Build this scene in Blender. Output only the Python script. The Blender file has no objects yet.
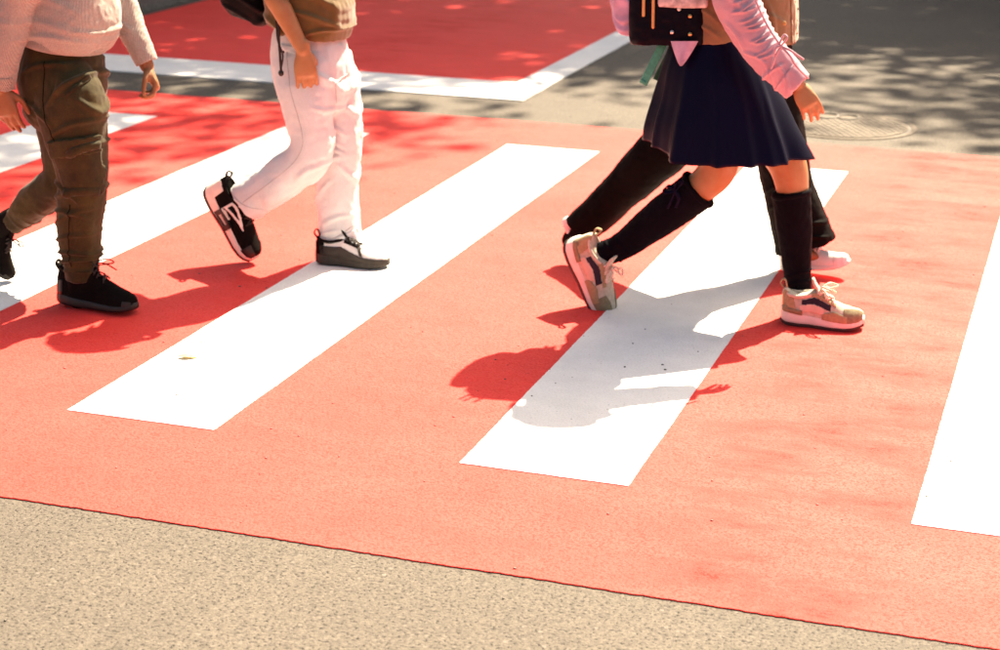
import bpy, bmesh, math, random
import numpy as np
from mathutils import Vector, Matrix

random.seed(7)
rng = np.random.default_rng(11)
SC = bpy.context.scene
COL = SC.collection
rad = math.radians

# ------------------------------------------------------------------ camera
CAM_R = np.array([[0.94937089, -0.10581023, 0.29580249],
                  [0.31384541, 0.27747919, -0.90802332],
                  [0.01399912, 0.95488716, 0.29663872]])
CAM_H = 1.6
FPX = 1822.73
cam_d = bpy.data.cameras.new('camera')
cam = bpy.data.objects.new('camera', cam_d)
COL.objects.link(cam)
m4 = Matrix([list(CAM_R[0]) + [0], list(CAM_R[1]) + [0], list(CAM_R[2]) + [CAM_H], [0, 0, 0, 1]])
cam.matrix_world = m4
cam_d.sensor_width = 36
cam_d.lens = FPX / 1000 * 36
cam_d.clip_start = 0.05
cam_d.clip_end = 900
cam_d.dof.use_dof = True
cam_d.dof.focus_distance = 4.4
cam_d.dof.aperture_fstop = 5.0
SC.camera = cam

# ------------------------------------------------------------------ sky, sun, exposure
SUN_EL, SUN_AZ = 51.5, 76.0            # azimuth counter-clockwise from +X
sdir = np.array([math.cos(rad(SUN_EL)) * math.cos(rad(SUN_AZ)), math.cos(rad(SUN_EL)) * math.sin(rad(SUN_AZ)), math.sin(rad(SUN_EL))])
world = bpy.data.worlds.new('World')
SC.world = world
world.use_nodes = True
wn = world.node_tree
bg = wn.nodes['Background']
sky = wn.nodes.new('ShaderNodeTexSky')
sky.sky_type = 'NISHITA'
sky.sun_disc = False
sky.sun_elevation = rad(SUN_EL)
sky.sun_rotation = rad(90 - SUN_AZ)
sky.dust_density = 4.0
sky.air_density = 1.0
sky.ozone_density = 0.6
wn.links.new(sky.outputs[0], bg.inputs[0])
bg.inputs[1].default_value = 0.057
sun_d = bpy.data.lights.new('sun', 'SUN')
sun_d.energy = 4.6
sun_d.angle = rad(0.5)
sun_d.color = (1.0, 0.93, 0.82)
sun = bpy.data.objects.new('sun', sun_d)
COL.objects.link(sun)
sun.rotation_euler = Vector(sdir).to_track_quat('Z', 'Y').to_euler()
sun.location = (3, 12, 15)
vs = SC.view_settings
vs.view_transform = 'Standard'
vs.look = 'None'
vs.gamma = 1
vs.use_curve_mapping = False
vs.exposure = 2.2
vs.use_white_balance = True          # the camera's warm white balance
vs.white_balance_temperature = 8200
vs.white_balance_tint = 12
SC.cycles.max_bounces = 8
SC.cycles.diffuse_bounces = 4


# ------------------------------------------------------------------ basic helpers
def at(px, py, Y):
    """point of the place seen at photo position (px, py), standing at distance Y along the road"""
    r = CAM_R @ np.array([px - 500.0, -(py - 325.0), -FPX])
    return r * (Y / r[1]) + np.array([0, 0, CAM_H])


def ground(px, py, z=0.0):
    r = CAM_R @ np.array([px - 500.0, -(py - 325.0), -FPX])
    return r * ((z - CAM_H) / r[2]) + np.array([0, 0, CAM_H])


def ppm(Y):
    return FPX / (Y * 1.06 + 0.05)      # picture units per metre near the walkers


def norm(v):
    v = np.asarray(v, float)
    return v / (np.linalg.norm(v) + 1e-12)


def link(name, mesh, m=None, parent=None, loc=None):
    o = bpy.data.objects.new(name, mesh)
    COL.objects.link(o)
    if m is not None:
        mesh.materials.clear()
        mesh.materials.append(m)
    if parent is not None:
        o.parent = parent
    if loc is not None:
        o.location = loc
    return o


def meshed(name, V, F, m, parent=None, base=None, smooth=True):
    me = bpy.data.meshes.new(name)
    V = np.asarray(V, float)
    if base is not None:
        V = V - np.asarray(base)
    me.from_pydata(V.tolist(), [], [list(map(int, f)) for f in F])
    me.update()
    bm = bmesh.new()
    bm.from_mesh(me)
    bmesh.ops.recalc_face_normals(bm, faces=bm.faces[:])
    bm.to_mesh(me)
    bm.free()
    if smooth:
        me.polygons.foreach_set('use_smooth', [True] * len(me.polygons))
    return link(name, me, m, parent)


def thing(name, label, cat, loc=(0, 0, 0), group=None):
    o = bpy.data.objects.new(name, None)
    COL.objects.link(o)
    o.location = loc
    o.empty_display_size = 0.1
    o['label'] = label
    o['category'] = cat
    if group:
        o['group'] = group
    return o


def tag(o, label, cat, group=None):
    o['label'] = label
    o['category'] = cat
    if group:
        o['group'] = group
    return o


def structure(o):
    o['kind'] = 'structure'
    return o


def box(x0, x1, y0, y1, z0, z1):
    V = [(x, y, z) for z in (z0, z1) for y in (y0, y1) for x in (x0, x1)]
    F = [(0, 2, 3, 1), (4, 5, 7, 6), (0, 1, 5, 4), (1, 3, 7, 5), (3, 2, 6, 7), (2, 0, 4, 6)]
    return V, F


def vnoise(p, seed=0):
    """smooth value noise in [-1, 1] at points p (n, 3)"""
    p = np.asarray(p, float)
    i = np.floor(p).astype(np.int64)
    f = p - i
    f = f * f * f * (f * (f * 6 - 15) + 10)

    def h(ix, iy, iz):
        n = (ix * 374761393 + iy * 668265263 + iz * 2147483647 + seed * 144665) & 0xffffffff
        n = ((n ^ (n >> 13)) * 1274126177) & 0xffffffff
        n = (n ^ (n >> 16)) & 0xffff
        return n / 32767.5 - 1
    out = 0
    for dx in (0, 1):
        for dy in (0, 1):
            for dz in (0, 1):
                w = (f[:, 0] if dx else 1 - f[:, 0]) * (f[:, 1] if dy else 1 - f[:, 1]) * (f[:, 2] if dz else 1 - f[:, 2])
                out = out + w * h(i[:, 0] + dx, i[:, 1] + dy, i[:, 2] + dz)
    return out


def spline(ctrl, n):
    """Catmull-Rom through the rows of ctrl, n samples evenly spread along the length"""
    c = np.asarray(ctrl, float)
    if len(c) == 2:
        t = np.linspace(0, 1, n)[:, None]
        return c[0] * (1 - t) + c[1] * t
    P = np.vstack([2 * c[0] - c[1], c, 2 * c[-1] - c[-2]])
    out = []
    for k in range(1, len(P) - 2):
        t = np.linspace(0, 1, 24, endpoint=False)[:, None]
        a, b, d, e = P[k - 1], P[k], P[k + 1], P[k + 2]
        out.append(0.5 * (2 * b + (d - a) * t + (2 * a - 5 * b + 4 * d - e) * t ** 2 + (3 * b - a - 3 * d + e) * t ** 3))
    out.append(c[-1:])
    out = np.vstack(out)
    s = np.r_[0, np.cumsum(np.linalg.norm(np.diff(out[:, :3], axis=0), axis=1))]
    q = np.linspace(0, s[-1], n)
    return np.stack([np.interp(q, s, out[:, j]) for j in range(out.shape[1])], 1)


def loft(ctrl, lat=(0, 1, 0), segs=28, n=None, e=2.0, round0=True, round1=True, hollow=0.0):
    """closed tube through rows (x, y, z, a[, b]): a = half width across the path, b = half width along lat.
    hollow > 0 turns the far end into an open hem of that depth"""
    c = np.array([list(r) + [r[3]] if len(r) == 4 else list(r) for r in ctrl], float)
    L = np.linalg.norm(np.diff(c[:, :3], axis=0), axis=1).sum()
    n = n or max(6, int(L / 0.012))
    S = spline(c, n)
    P, A, B = S[:, :3], np.maximum(S[:, 3], 1e-4), np.maximum(S[:, 4], 1e-4)
    T = np.gradient(P, axis=0)
    T /= np.linalg.norm(T, axis=1)[:, None] + 1e-12
    lat = norm(lat)
    rings = []
    th = np.linspace(0, 2 * math.pi, segs, endpoint=False)
    ct, st = np.cos(th), np.sin(th)
    ex = 2.0 / e
    ct, st = np.sign(ct) * np.abs(ct) ** ex, np.sign(st) * np.abs(st) ** ex

    def ring(p, t, a, b):
        l = norm(lat - t * lat.dot(t))
        nn = np.cross(t, l)
        return p + np.outer(ct * a, nn) + np.outer(st * b, l)
    if round0:
        for k in (0.98, 0.9, 0.75, 0.5, 0.25):
            s = math.sqrt(max(0, 1 - k * k))
            rings.append(ring(P[0] - T[0] * k * min(A[0], B[0]), T[0], A[0] * s, B[0] * s))
    for i in range(n):
        rings.append(ring(P[i], T[i], A[i], B[i]))
    if hollow > 0:
        for k in (0.0, 0.5, 1.0):
            rings.append(ring(P[-1] - T[-1] * hollow * k, T[-1], A[-1] * 0.86, B[-1] * 0.86))
    elif round1:
        for k in (0.25, 0.5, 0.75, 0.9, 0.98):
            s = math.sqrt(max(0, 1 - k * k))
            rings.append(ring(P[-1] + T[-1] * k * min(A[-1], B[-1]), T[-1], A[-1] * s, B[-1] * s))
    V = np.vstack(rings)
    m = len(rings)
    F = []
    for i in range(m - 1):
        for j in range(segs):
            k = (j + 1) % segs
            F.append((i * segs + j, i * segs + k, (i + 1) * segs + k, (i + 1) * segs + j))
    F.append(tuple(range(segs - 1, -1, -1)))
    F.append(tuple(range((m - 1) * segs, m * segs)))
    return V, F


def ellipsoid(c, r, rot=None, nu=24, nv=16):
    V, F = [], []
    for i in range(nv + 1):
        f = math.pi * (0.001 + 0.998 * i / nv)
        for j in range(nu):
            t = 2 * math.pi * j / nu
            V.append((r[0] * math.sin(f) * math.cos(t), r[1] * math.sin(f) * math.sin(t), r[2] * math.cos(f)))
    V = np.array(V)
    if rot is not None:
        V = V @ np.asarray(rot).T
    V = V + np.asarray(c)
    for i in range(nv):
        for j in range(nu):
            k = (j + 1) % nu
            F.append((i * nu + j, (i + 1) * nu + j, (i + 1) * nu + k, i * nu + k))
    F.append(tuple(range(nu)))
    F.append(tuple(range((nv + 1) * nu - 1, nv * nu - 1, -1)))
    return V, F


def join(parts):
    V, F, o = [], [], 0
    for v, f in parts:
        V.append(np.asarray(v, float))
        F += [tuple(i + o for i in q) for q in f]
        o += len(v)
    return np.vstack(V), F


def fused(parts, voxel=0.005, smooth=3):
    """one continuous skin over all the given closed shapes"""
    V, F = join(parts)
    me = bpy.data.meshes.new('tmp')
    me.from_pydata(V.tolist(), [], F)
    bm = bmesh.new()
    bm.from_mesh(me)
    bmesh.ops.recalc_face_normals(bm, faces=bm.faces[:])
    bm.to_mesh(me)
    bm.free()
    o = bpy.data.objects.new('tmp', me)
    COL.objects.link(o)
    r = o.modifiers.new('r', 'REMESH')
    r.mode = 'VOXEL'
    r.voxel_size = voxel
    if smooth:
        s = o.modifiers.new('s', 'SMOOTH')
        s.iterations = smooth
        s.factor = 0.6
    dg = bpy.context.evaluated_depsgraph_get()
    out = bpy.data.meshes.new_from_object(o.evaluated_get(dg))
    bpy.data.objects.remove(o)
    bpy.data.meshes.remove(me)
    return out


def get_co(me):
    a = np.empty(len(me.vertices) * 3)
    me.vertices.foreach_get('co', a)
    return a.reshape(-1, 3)


def get_no(me):
    a = np.empty(len(me.vertices) * 3)
    me.vertex_normals.foreach_get('vector', a)
    return a.reshape(-1, 3)


def set_co(me, co):
    me.vertices.foreach_set('co', co.ravel())
    me.update()


def seg_fold(co, a, b, amp, w, side=0, ymid=0):
    """a crease ridge with soft valleys beside it, along the line a-b in the side view (x, z)"""
    a, b = np.asarray(a)[[0, 2]], np.asarray(b)[[0, 2]]
    p = co[:, [0, 2]]
    ab = b - a
    L = np.linalg.norm(ab) + 1e-9
    t = ((p - a) @ ab) / L ** 2
    bow = 0.10 * L * (1 - (2 * np.clip(t, 0, 1) - 1) ** 2)
    d = ((p - a) @ np.array([-ab[1], ab[0]])) / L - bow
    q = (d / w) ** 2
    tt = np.clip(np.abs(2 * t - 1), 0, 1.25)
    tap = np.clip(1 - (tt / 1.15) ** 3, 0, 1)
    s = amp * (1 - 0.9 * q) * np.exp(-q) * tap
    if side:
        s = s * np.clip(0.5 - side * (co[:, 1] - ymid) * 12, 0, 1)
    return s


def drape(me, folds, noise=0.003, scale=(14, 14, 7), seed=1, fine=0.0012):
    co, no = get_co(me), get_no(me)
    d = noise * vnoise(co * np.array(scale), seed) + noise * 0.5 * vnoise(co * np.array(scale) * 2.3, seed + 1)
    d += fine * vnoise(co * 70, seed + 2)
    for f in folds:
        d = d + seg_fold(co, *f)
    set_co(me, co + no * d[:, None])


def cloth(name, parts, m, parent, base, folds=(), voxel=0.0045, smooth=4, **kw):
    me = fused(parts, voxel, smooth)
    drape(me, folds, **kw)
    co = get_co(me)
    set_co(me, co - np.asarray(base))
    me.polygons.foreach_set('use_smooth', [True] * len(me.polygons))
    me.name = name
    return link(name, me, m, parent)


def patch(name, src, m, parent, test, off=0.003, soft=True):
    """a thickness of its own laid over the faces of src whose (centre, normal) pass the test"""
    me = src.data
    co, no = get_co(me), get_no(me)
    n = len(me.polygons)
    c = np.empty(n * 3)
    me.polygons.foreach_get('center', c)
    c = c.reshape(-1, 3)
    fn = np.empty(n * 3)
    me.polygons.foreach_get('normal', fn)
    fn = fn.reshape(-1, 3)
    keep = np.nonzero(test(c, fn))[0]
    if len(keep) == 0:
        return None
    faces = [list(me.polygons[int(i)].vertices) for i in keep]
    used = sorted({v for f in faces for v in f})
    idx = {v: i for i, v in enumerate(used)}
    edges = {}
    for f in faces:
        for a, b in zip(f, f[1:] + f[:1]):
            edges[(a, b)] = 1
    # straighten the ragged border a little
    pos = co[used].copy()
    bnd = {}
    for (a, b) in edges:
        if (b, a) not in edges:
            bnd.setdefault(a, []).append(b)
            bnd.setdefault(b, []).append(a)
    for _ in range(3 if soft else 0):
        new = pos.copy()
        for v, nb in bnd.items():
            new[idx[v]] = 0.4 * pos[idx[v]] + 0.6 * np.mean([pos[idx[k]] for k in nb], axis=0)
        pos = new
    nn = no[used]
    k = len(used)
    V = np.vstack([pos + nn * off, pos - nn * 0.001])
    F = [[idx[v] for v in f] for f in faces]
    for (a, b) in edges:
        if (b, a) not in edges:
            F.append([idx[b], idx[a], idx[a] + k, idx[b] + k])
    o = meshed(name, V, F, m, parent)
    return o


# ------------------------------------------------------------------ materials
def new_mat(name):
    m = bpy.data.materials.new(name)
    m.use_nodes = True
    nt = m.node_tree
    return m, nt, nt.nodes['Principled BSDF']


def N(nt, t, **kw):
    n = nt.nodes.new(t)
    for k, v in kw.items():
        if k in n.inputs:
            n.inputs[k].default_value = v
        else:
            setattr(n, k, v)
    return n


def ramp(nt, src, stops):
    r = nt.nodes.new('ShaderNodeValToRGB')
    el = r.color_ramp.elements
    while len(el) < len(stops):
        el.new(0.5)
    for e, (p, c) in zip(el, stops):
        e.position = p
        e.color = (c, c, c, 1) if isinstance(c, (int, float)) else (*c, 1)
    nt.links.new(src, r.inputs[0])
    return r.outputs[0]


def mix(nt, fac, a, b, blend='MIX'):
    n = nt.nodes.new('ShaderNodeMix')
    n.data_type = 'RGBA'
    n.blend_type = blend
    for i, v in ((0, fac), (6, a), (7, b)):
        if hasattr(v, 'is_linked'):
            nt.links.new(v, n.inputs[i])
        elif i == 0:
            n.inputs[0].default_value = v
        else:
            n.inputs[i].default_value = (*v, 1)
    return n.outputs[2]


def bump(nt, b, height, strength=0.5, dist=0.002, prev=None):
    n = nt.nodes.new('ShaderNodeBump')
    n.inputs['Strength'].default_value = strength
    n.inputs['Distance'].default_value = dist
    nt.links.new(height, n.inputs['Height'])
    if prev is not None:
        nt.links.new(prev, n.inputs['Normal'])
    nt.links.new(n.outputs[0], b.inputs['Normal'])
    return n.outputs[0]


def fabric(name, col, var=0.15, rough=0.9, weave=900, strength=0.35, sheen=0.2, rib=None, patchy=(9, 0.12), tint=None):
    m, nt, b = new_mat(name)
    tc = N(nt, 'ShaderNodeTexCoord')
    big = N(nt, 'ShaderNodeTexNoise', Scale=patchy[0], Detail=4.0)
    nt.links.new(tc.outputs['Object'], big.inputs['Vector'])
    fine = N(nt, 'ShaderNodeTexNoise', Scale=weave * 0.35, Detail=2.0)
    nt.links.new(tc.outputs['Object'], fine.inputs['Vector'])
    lo = tuple(c * (1 - patchy[1] * 2) for c in col)
    hi = tint or tuple(min(1, c * (1 + patchy[1])) for c in col)
    c1 = mix(nt, ramp(nt, big.outputs[0], [(0.3, 0.0), (0.7, 1.0)]), lo, hi)
    c2 = mix(nt, var, c1, ramp(nt, fine.outputs[0], [(0.3, 0.25), (0.7, 1.0)]), 'MULTIPLY')
    nt.links.new(c2, b.inputs['Base Color'])
    b.inputs['Roughness'].default_value = rough
    b.inputs['Sheen Weight'].default_value = sheen if max(col) > .03 else 0.0
    b.inputs['Specular IOR Level'].default_value = 0.25 if max(col) > .03 else 0.06
    prev = bump(nt, b, fine.outputs[0], strength, 0.0012)
    if rib:
        w = N(nt, 'ShaderNodeTexWave', Scale=rib[1], Distortion=rib[3] if len(rib) > 3 else 0.6)
        w.bands_direction = rib[0]
        w.inputs['Detail'].default_value = 1.0
        nt.links.new(tc.outputs['Object'], w.inputs['Vector'])
        bump(nt, b, w.outputs[0], rib[2], 0.002, prev)
    return m


def plain(name, col, rough=0.5, spec=0.4, metal=0.0, nscale=60, nstr=0.15, var=0.12):
    m, nt, b = new_mat(name)
    tc = N(nt, 'ShaderNodeTexCoord')
    n = N(nt, 'ShaderNodeTexNoise', Scale=nscale, Detail=5.0)
    nt.links.new(tc.outputs['Object'], n.inputs['Vector'])
    c = mix(nt, ramp(nt, n.outputs[0], [(0.3, 0.0), (0.7, 1.0)]), tuple(x * (1 - var) for x in col), tuple(min(1, x * (1 + var)) for x in col))
    nt.links.new(c, b.inputs['Base Color'])
    b.inputs['Roughness'].default_value = rough
    b.inputs['Specular IOR Level'].default_value = spec
    b.inputs['Metallic'].default_value = metal
    bump(nt, b, n.outputs[0], nstr, 0.002)
    return m


def skin_mat(name, col):
    m, nt, b = new_mat(name)
    tc = N(nt, 'ShaderNodeTexCoord')
    n = N(nt, 'ShaderNodeTexNoise', Scale=35, Detail=6.0)
    nt.links.new(tc.outputs['Object'], n.inputs['Vector'])
    c = mix(nt, ramp(nt, n.outputs[0], [(0.35, 0.0), (0.65, 1.0)]), (col[0] * 0.92, col[1] * 0.82, col[2] * 0.78), col)
    nt.links.new(c, b.inputs['Base Color'])
    b.inputs['Roughness'].default_value = 0.5
    b.inputs['Specular IOR Level'].default_value = 0.4
    b.inputs['Subsurface Weight'].default_value = 0.15
    b.inputs['Subsurface Radius'].default_value = (1.0, 0.35, 0.2)
    b.inputs['Subsurface Scale'].default_value = 0.008
    f = N(nt, 'ShaderNodeTexNoise', Scale=420, Detail=2.0)
    nt.links.new(tc.outputs['Object'], f.inputs['Vector'])
    bump(nt, b, f.outputs[0], 0.12, 0.001)
    return m


def asphalt_mat():
    m, nt, b = new_mat('asphalt')
    tc = N(nt, 'ShaderNodeTexCoord')
    V = tc.outputs['Object']
    v1 = N(nt, 'ShaderNodeTexVoronoi', Scale=120.0)
    v2 = N(nt, 'ShaderNodeTexVoronoi', Scale=260.0)
    w = N(nt, 'ShaderNodeTexNoise', Scale=70.0, Detail=3.0)
    big = N(nt, 'ShaderNodeTexNoise', Scale=0.9, Detail=6.0, Roughness=0.65)
    for n in (v1, v2, w, big):
        nt.links.new(V, n.inputs['Vector'])
    pn = N(nt, 'ShaderNodeTexNoise', Scale=125.0, Detail=2.0, Roughness=0.6)
    nt.links.new(V, pn.inputs['Vector'])
    stone = ramp(nt, v1.outputs['Color'], [(0.1, (0.098, 0.083, 0.064)), (0.5, (0.132, 0.112, 0.086)), (0.85, (0.165, 0.142, 0.112)), (1.0, (0.23, 0.20, 0.165))])
    small = ramp(nt, v2.outputs['Color'], [(0.0, (0.085, 0.071, 0.054)), (1.0, (0.175, 0.150, 0.118))])
    c = mix(nt, ramp(nt, w.outputs[0], [(0.42, 0.0), (0.6, 1.0)]), small, stone)
    c = mix(nt, 1.0, c, ramp(nt, pn.outputs[0], [(0.36, (0.06, 0.05, 0.04)), (0.43, (1, 1, 1))]), 'MULTIPLY')
    gaps = ramp(nt, v1.outputs['Distance'], [(0.5, 1.0), (0.9, 0.45)])
    c = mix(nt, 0.6, c, gaps, 'MULTIPLY')
    c = mix(nt, 1.0, c, (0.78, 0.775, 0.80), 'MULTIPLY')
    c = mix(nt, 0.65, c, ramp(nt, big.outputs[0], [(0.3, 0.62), (0.72, 1.0)]), 'MULTIPLY')
    nt.links.new(c, b.inputs['Base Color'])
    b.inputs['Roughness'].default_value = 0.8
    b.inputs['Specular IOR Level'].default_value = 0.35
    p = bump(nt, b, v1.outputs['Distance'], -0.4, 0.003)
    p = bump(nt, b, pn.outputs[0], 0.6, 0.004, p)
    bump(nt, b, v2.outputs['Distance'], -0.35, 0.0015, p)
    return m


def road_paint(name, col, dark, wear_col, grooves=True, wear=(0.54, 0.70), dirt=0.85):
    m, nt, b = new_mat(name)
    tc = N(nt, 'ShaderNodeTexCoord')
    V = tc.outputs['Object']
    big = N(nt, 'ShaderNodeTexNoise', Scale=1.3, Detail=8.0, Roughness=0.68)
    mid = N(nt, 'ShaderNodeTexNoise', Scale=7.0, Detail=7.0, Roughness=0.7)
    fine = N(nt, 'ShaderNodeTexNoise', Scale=170.0, Detail=3.0)
    spk = N(nt, 'ShaderNodeTexVoronoi', Scale=16.0)
    spk2 = N(nt, 'ShaderNodeTexVoronoi', Scale=75.0)
    st = N(nt, 'ShaderNodeMapping')
    st.inputs['Scale'].default_value = (0.8, 2.6, 1)
    st.inputs['Rotation'].default_value = (0, 0, rad(6))
    nt.links.new(V, st.inputs['Vector'])
    trk = N(nt, 'ShaderNodeTexNoise', Scale=2.6, Detail=9.0, Roughness=0.68)
    nt.links.new(st.outputs[0], trk.inputs['Vector'])
    for n in (big, mid, fine, spk, spk2):
        nt.links.new(V, n.inputs['Vector'])
    c = mix(nt, ramp(nt, big.outputs[0], [(0.3, 0.0), (0.7, 1.0)]), col, tuple(min(1, x * 1.12) for x in col))
    c = mix(nt, 0.35, c, ramp(nt, fine.outputs[0], [(0.32, 0.7), (0.58, 1.0)]), 'MULTIPLY')
    c = mix(nt, 0.30, c, ramp(nt, mid.outputs[0], [(0.3, 0.62), (0.62, 1.0)]), 'MULTIPLY')
    # grime scuffed in along the wheel paths, broken up by the grain of the coat
    scuff = mix(nt, 1.0, ramp(nt, trk.outputs[0], [(wear[0] - 0.12, 0.0), (wear[1] - .08, 1.0)]), ramp(nt, mid.outputs[0], [(0.36, 0.1), (0.56, 1.0)]), 'MULTIPLY')
    # the wheel paths run along the road, strongest in the one at x = -0.55
    sx = N(nt, 'ShaderNodeSeparateXYZ')
    nt.links.new(V, sx.inputs[0])
    wp = N(nt, 'ShaderNodeMath', operation='PINGPONG')
    ad = N(nt, 'ShaderNodeMath', operation='ADD')
    nt.links.new(sx.outputs[0], ad.inputs[0])
    ad.inputs[1].default_value = 0.52
    nt.links.new(ad.outputs[0], wp.inputs[0])
    wp.inputs[1].default_value = 1.7
    path_m = ramp(nt, wp.outputs[0], [(0.14, 1.0), (0.34, 0.22)])
    scuff = mix(nt, 1.0, scuff, path_m, 'MULTIPLY')
    scuff = mix(nt, 1.0, scuff, ramp(nt, fine.outputs[0], [(0.44, 0.1), (0.54, 1.0)]), 'MULTIPLY')
    f = N(nt, 'ShaderNodeMath', operation='MULTIPLY')
    nt.links.new(scuff, f.inputs[0])
    f.inputs[1].default_value = dirt
    c = mix(nt, f.outputs[0], c, dark)
    # ground-in grime is duller than the clean coat, and so are the older patches of it
    gl = N(nt, 'ShaderNodeMath', operation='MULTIPLY_ADD')
    nt.links.new(f.outputs[0], gl.inputs[0])
    gl.inputs[1].default_value = -0.28
    gl.inputs[2].default_value = 0.31
    gb = N(nt, 'ShaderNodeMath', operation='MULTIPLY')
    nt.links.new(gl.outputs[0], gb.inputs[0])
    nt.links.new(ramp(nt, big.outputs[0], [(0.28, 0.72), (0.66, 1.1)]), gb.inputs[1])
    gf = N(nt, 'ShaderNodeMath', operation='MULTIPLY')
    nt.links.new(gb.outputs[0], gf.inputs[0])
    nt.links.new(ramp(nt, fine.outputs[0], [(0.36, 0.35), (0.54, 1.1)]), gf.inputs[1])
    nt.links.new(gf.outputs[0], b.inputs['Specular IOR Level'])
    # specks of bitumen and stone showing through
    sp = ramp(nt, spk.outputs['Distance'], [(0.025, 1.0), (0.05, 0.0)])
    sel = ramp(nt, spk.outputs['Color'], [(0.55, 0.0), (0.6, 1.0)])
    sp = mix(nt, 1.0, sp, sel, 'MULTIPLY')
    sp2 = mix(nt, 1.0, ramp(nt, spk2.outputs['Distance'], [(0.10, 1.0), (0.2, 0.0)]), ramp(nt, spk2.outputs['Color'], [(0.70, 0.0), (0.76, 1.0)]), 'MULTIPLY')
    sp2 = mix(nt, 1.0, sp2, ramp(nt, mid.outputs[0], [(0.42, 0.0), (0.56, 1.0)]), 'MULTIPLY')
    c = mix(nt, sp, c, wear_col)
    f2 = N(nt, 'ShaderNodeMath', operation='MULTIPLY')
    nt.links.new(sp2, f2.inputs[0])
    f2.inputs[1].default_value = 0.7
    c = mix(nt, f2.outputs[0], c, wear_col)
    nt.links.new(c, b.inputs['Base Color'])
    b.inputs['Roughness'].default_value = 0.70
    p = bump(nt, b, fine.outputs[0], 0.7, 0.003)
    p = bump(nt, b, mid.outputs[0], 0.3, 0.004, p)
    if grooves:
        mp = N(nt, 'ShaderNodeMapping')
        mp.inputs['Rotation'].default_value = (0, 0, rad(38))
        nt.links.new(V, mp.inputs['Vector'])
        w = N(nt, 'ShaderNodeTexWave', Scale=52.0, Distortion=1.5, Detail=2.0)
        nt.links.new(mp.outputs[0], w.inputs['Vector'])
        bump(nt, b, w.outputs[0], 0.3, 0.002, p)
    return m


M = {}
M['asphalt'] = asphalt_mat()
M['red'] = road_paint('red_road_coat', (0.86, 0.048, 0.040), (0.50, 0.008, 0.005), (0.10, 0.012, 0.008))
M['white_paint'] = road_paint('white_road_paint', (0.80, 0.79, 0.765), (0.55, 0.52, 0.48), (0.25, 0.22, 0.19), grooves=False, dirt=0.35)
M['kerb'] = plain('kerb_concrete', (0.16, 0.15, 0.135), 0.85, 0.3, nscale=30, nstr=0.5, var=0.25)
M['pave'] = plain('pavement_concrete', (0.10, 0.095, 0.085), 0.9, 0.3, nscale=25, nstr=0.5, var=0.3)
M['iron'] = plain('manhole_concrete', (0.15, 0.128, 0.104), 0.9, 0.2, nscale=45, nstr=0.5, var=0.3)
M['irondark'] = plain('manhole_iron', (0.105, 0.09, 0.072), 0.6, 0.5, nscale=60, nstr=0.4, var=0.3)
M['bark'] = plain('bark', (0.12, 0.09, 0.065), 0.95, 0.2, nscale=18, nstr=1.0, var=0.4)
M['leaf'] = plain('leaf', (0.06, 0.105, 0.025), 0.55, 0.4, nscale=3, nstr=0.0, var=0.35)
M['leaf2'] = plain('leaf_olive', (0.075, 0.10, 0.03), 0.55, 0.4, nscale=3, nstr=0.0, var=0.35)
M['dryleaf'] = plain('dry_leaf', (0.62, 0.46, 0.18), 0.7, 0.3, nscale=60, nstr=0.2, var=0.3)
M['skin'] = skin_mat('skin_tan', (0.33, 0.170, 0.072))
M['skin_b'] = skin_mat('skin_warm', (0.25, 0.120, 0.050))
M['hair_d'] = plain('hair_dark', (0.010, 0.007, 0.005), 0.6, 0.2, nscale=40, nstr=0.8, var=0.4)
M['hair_b'] = plain('hair_brown', (0.030, 0.016, 0.008), 0.6, 0.2, nscale=40, nstr=0.8, var=0.4)
M['eye'] = plain('eye_white', (0.75, 0.72, 0.68), 0.2, 0.5, nstr=0)
M['iris'] = plain('iris_brown', (0.05, 0.025, 0.012), 0.15, 0.5, nstr=0)
M['lip'] = plain('lip', (0.42, 0.15, 0.11), 0.4, 0.4, nstr=0.1)

# ------------------------------------------------------------------ the ground
road = structure(meshed('road', [(-5.95, -60, 0), (260, -60, 0), (260, 320, 0), (-5.95, 320, 0)], [(0, 1, 2, 3)], M['asphalt'], smooth=False))


def ragged_slab(name, x0, x1, y0, y1, z0, z1, m, parent=None, jit=0.002, step=0.03):
    """a thin coat on the road with slightly uneven edges"""
    pts = []
    for (ax, ay), (bx, by) in (((x0, y0), (x1, y0)), ((x1, y0), (x1, y1)), ((x1, y1), (x0, y1)), ((x0, y1), (x0, y0))):
        n = max(2, int(math.hypot(bx - ax, by - ay) / step))
        for i in range(n):
            t = i / n
            pts.append((ax + (bx - ax) * t, ay + (by - ay) * t))
    p = np.array(pts)
    q = np.c_[p, np.full(len(p), z0)]
    j = np.c_[vnoise(q * 5, 3), vnoise(q * 5, 4)] * jit * .6 + np.c_[vnoise(q * 90, 5), vnoise(q * 90, 6)] * jit * 0.5
    p = p + j
    n = len(p)
    V = np.vstack([np.c_[p, np.full(n, z1)], np.c_[p, np.full(n, z0)]])
    F = [tuple(range(n))] + [(i, i + n, (i + 1) % n + n, (i + 1) % n) for i in range(n)]
    return meshed(name, V, F, m, parent, smooth=False)


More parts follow.
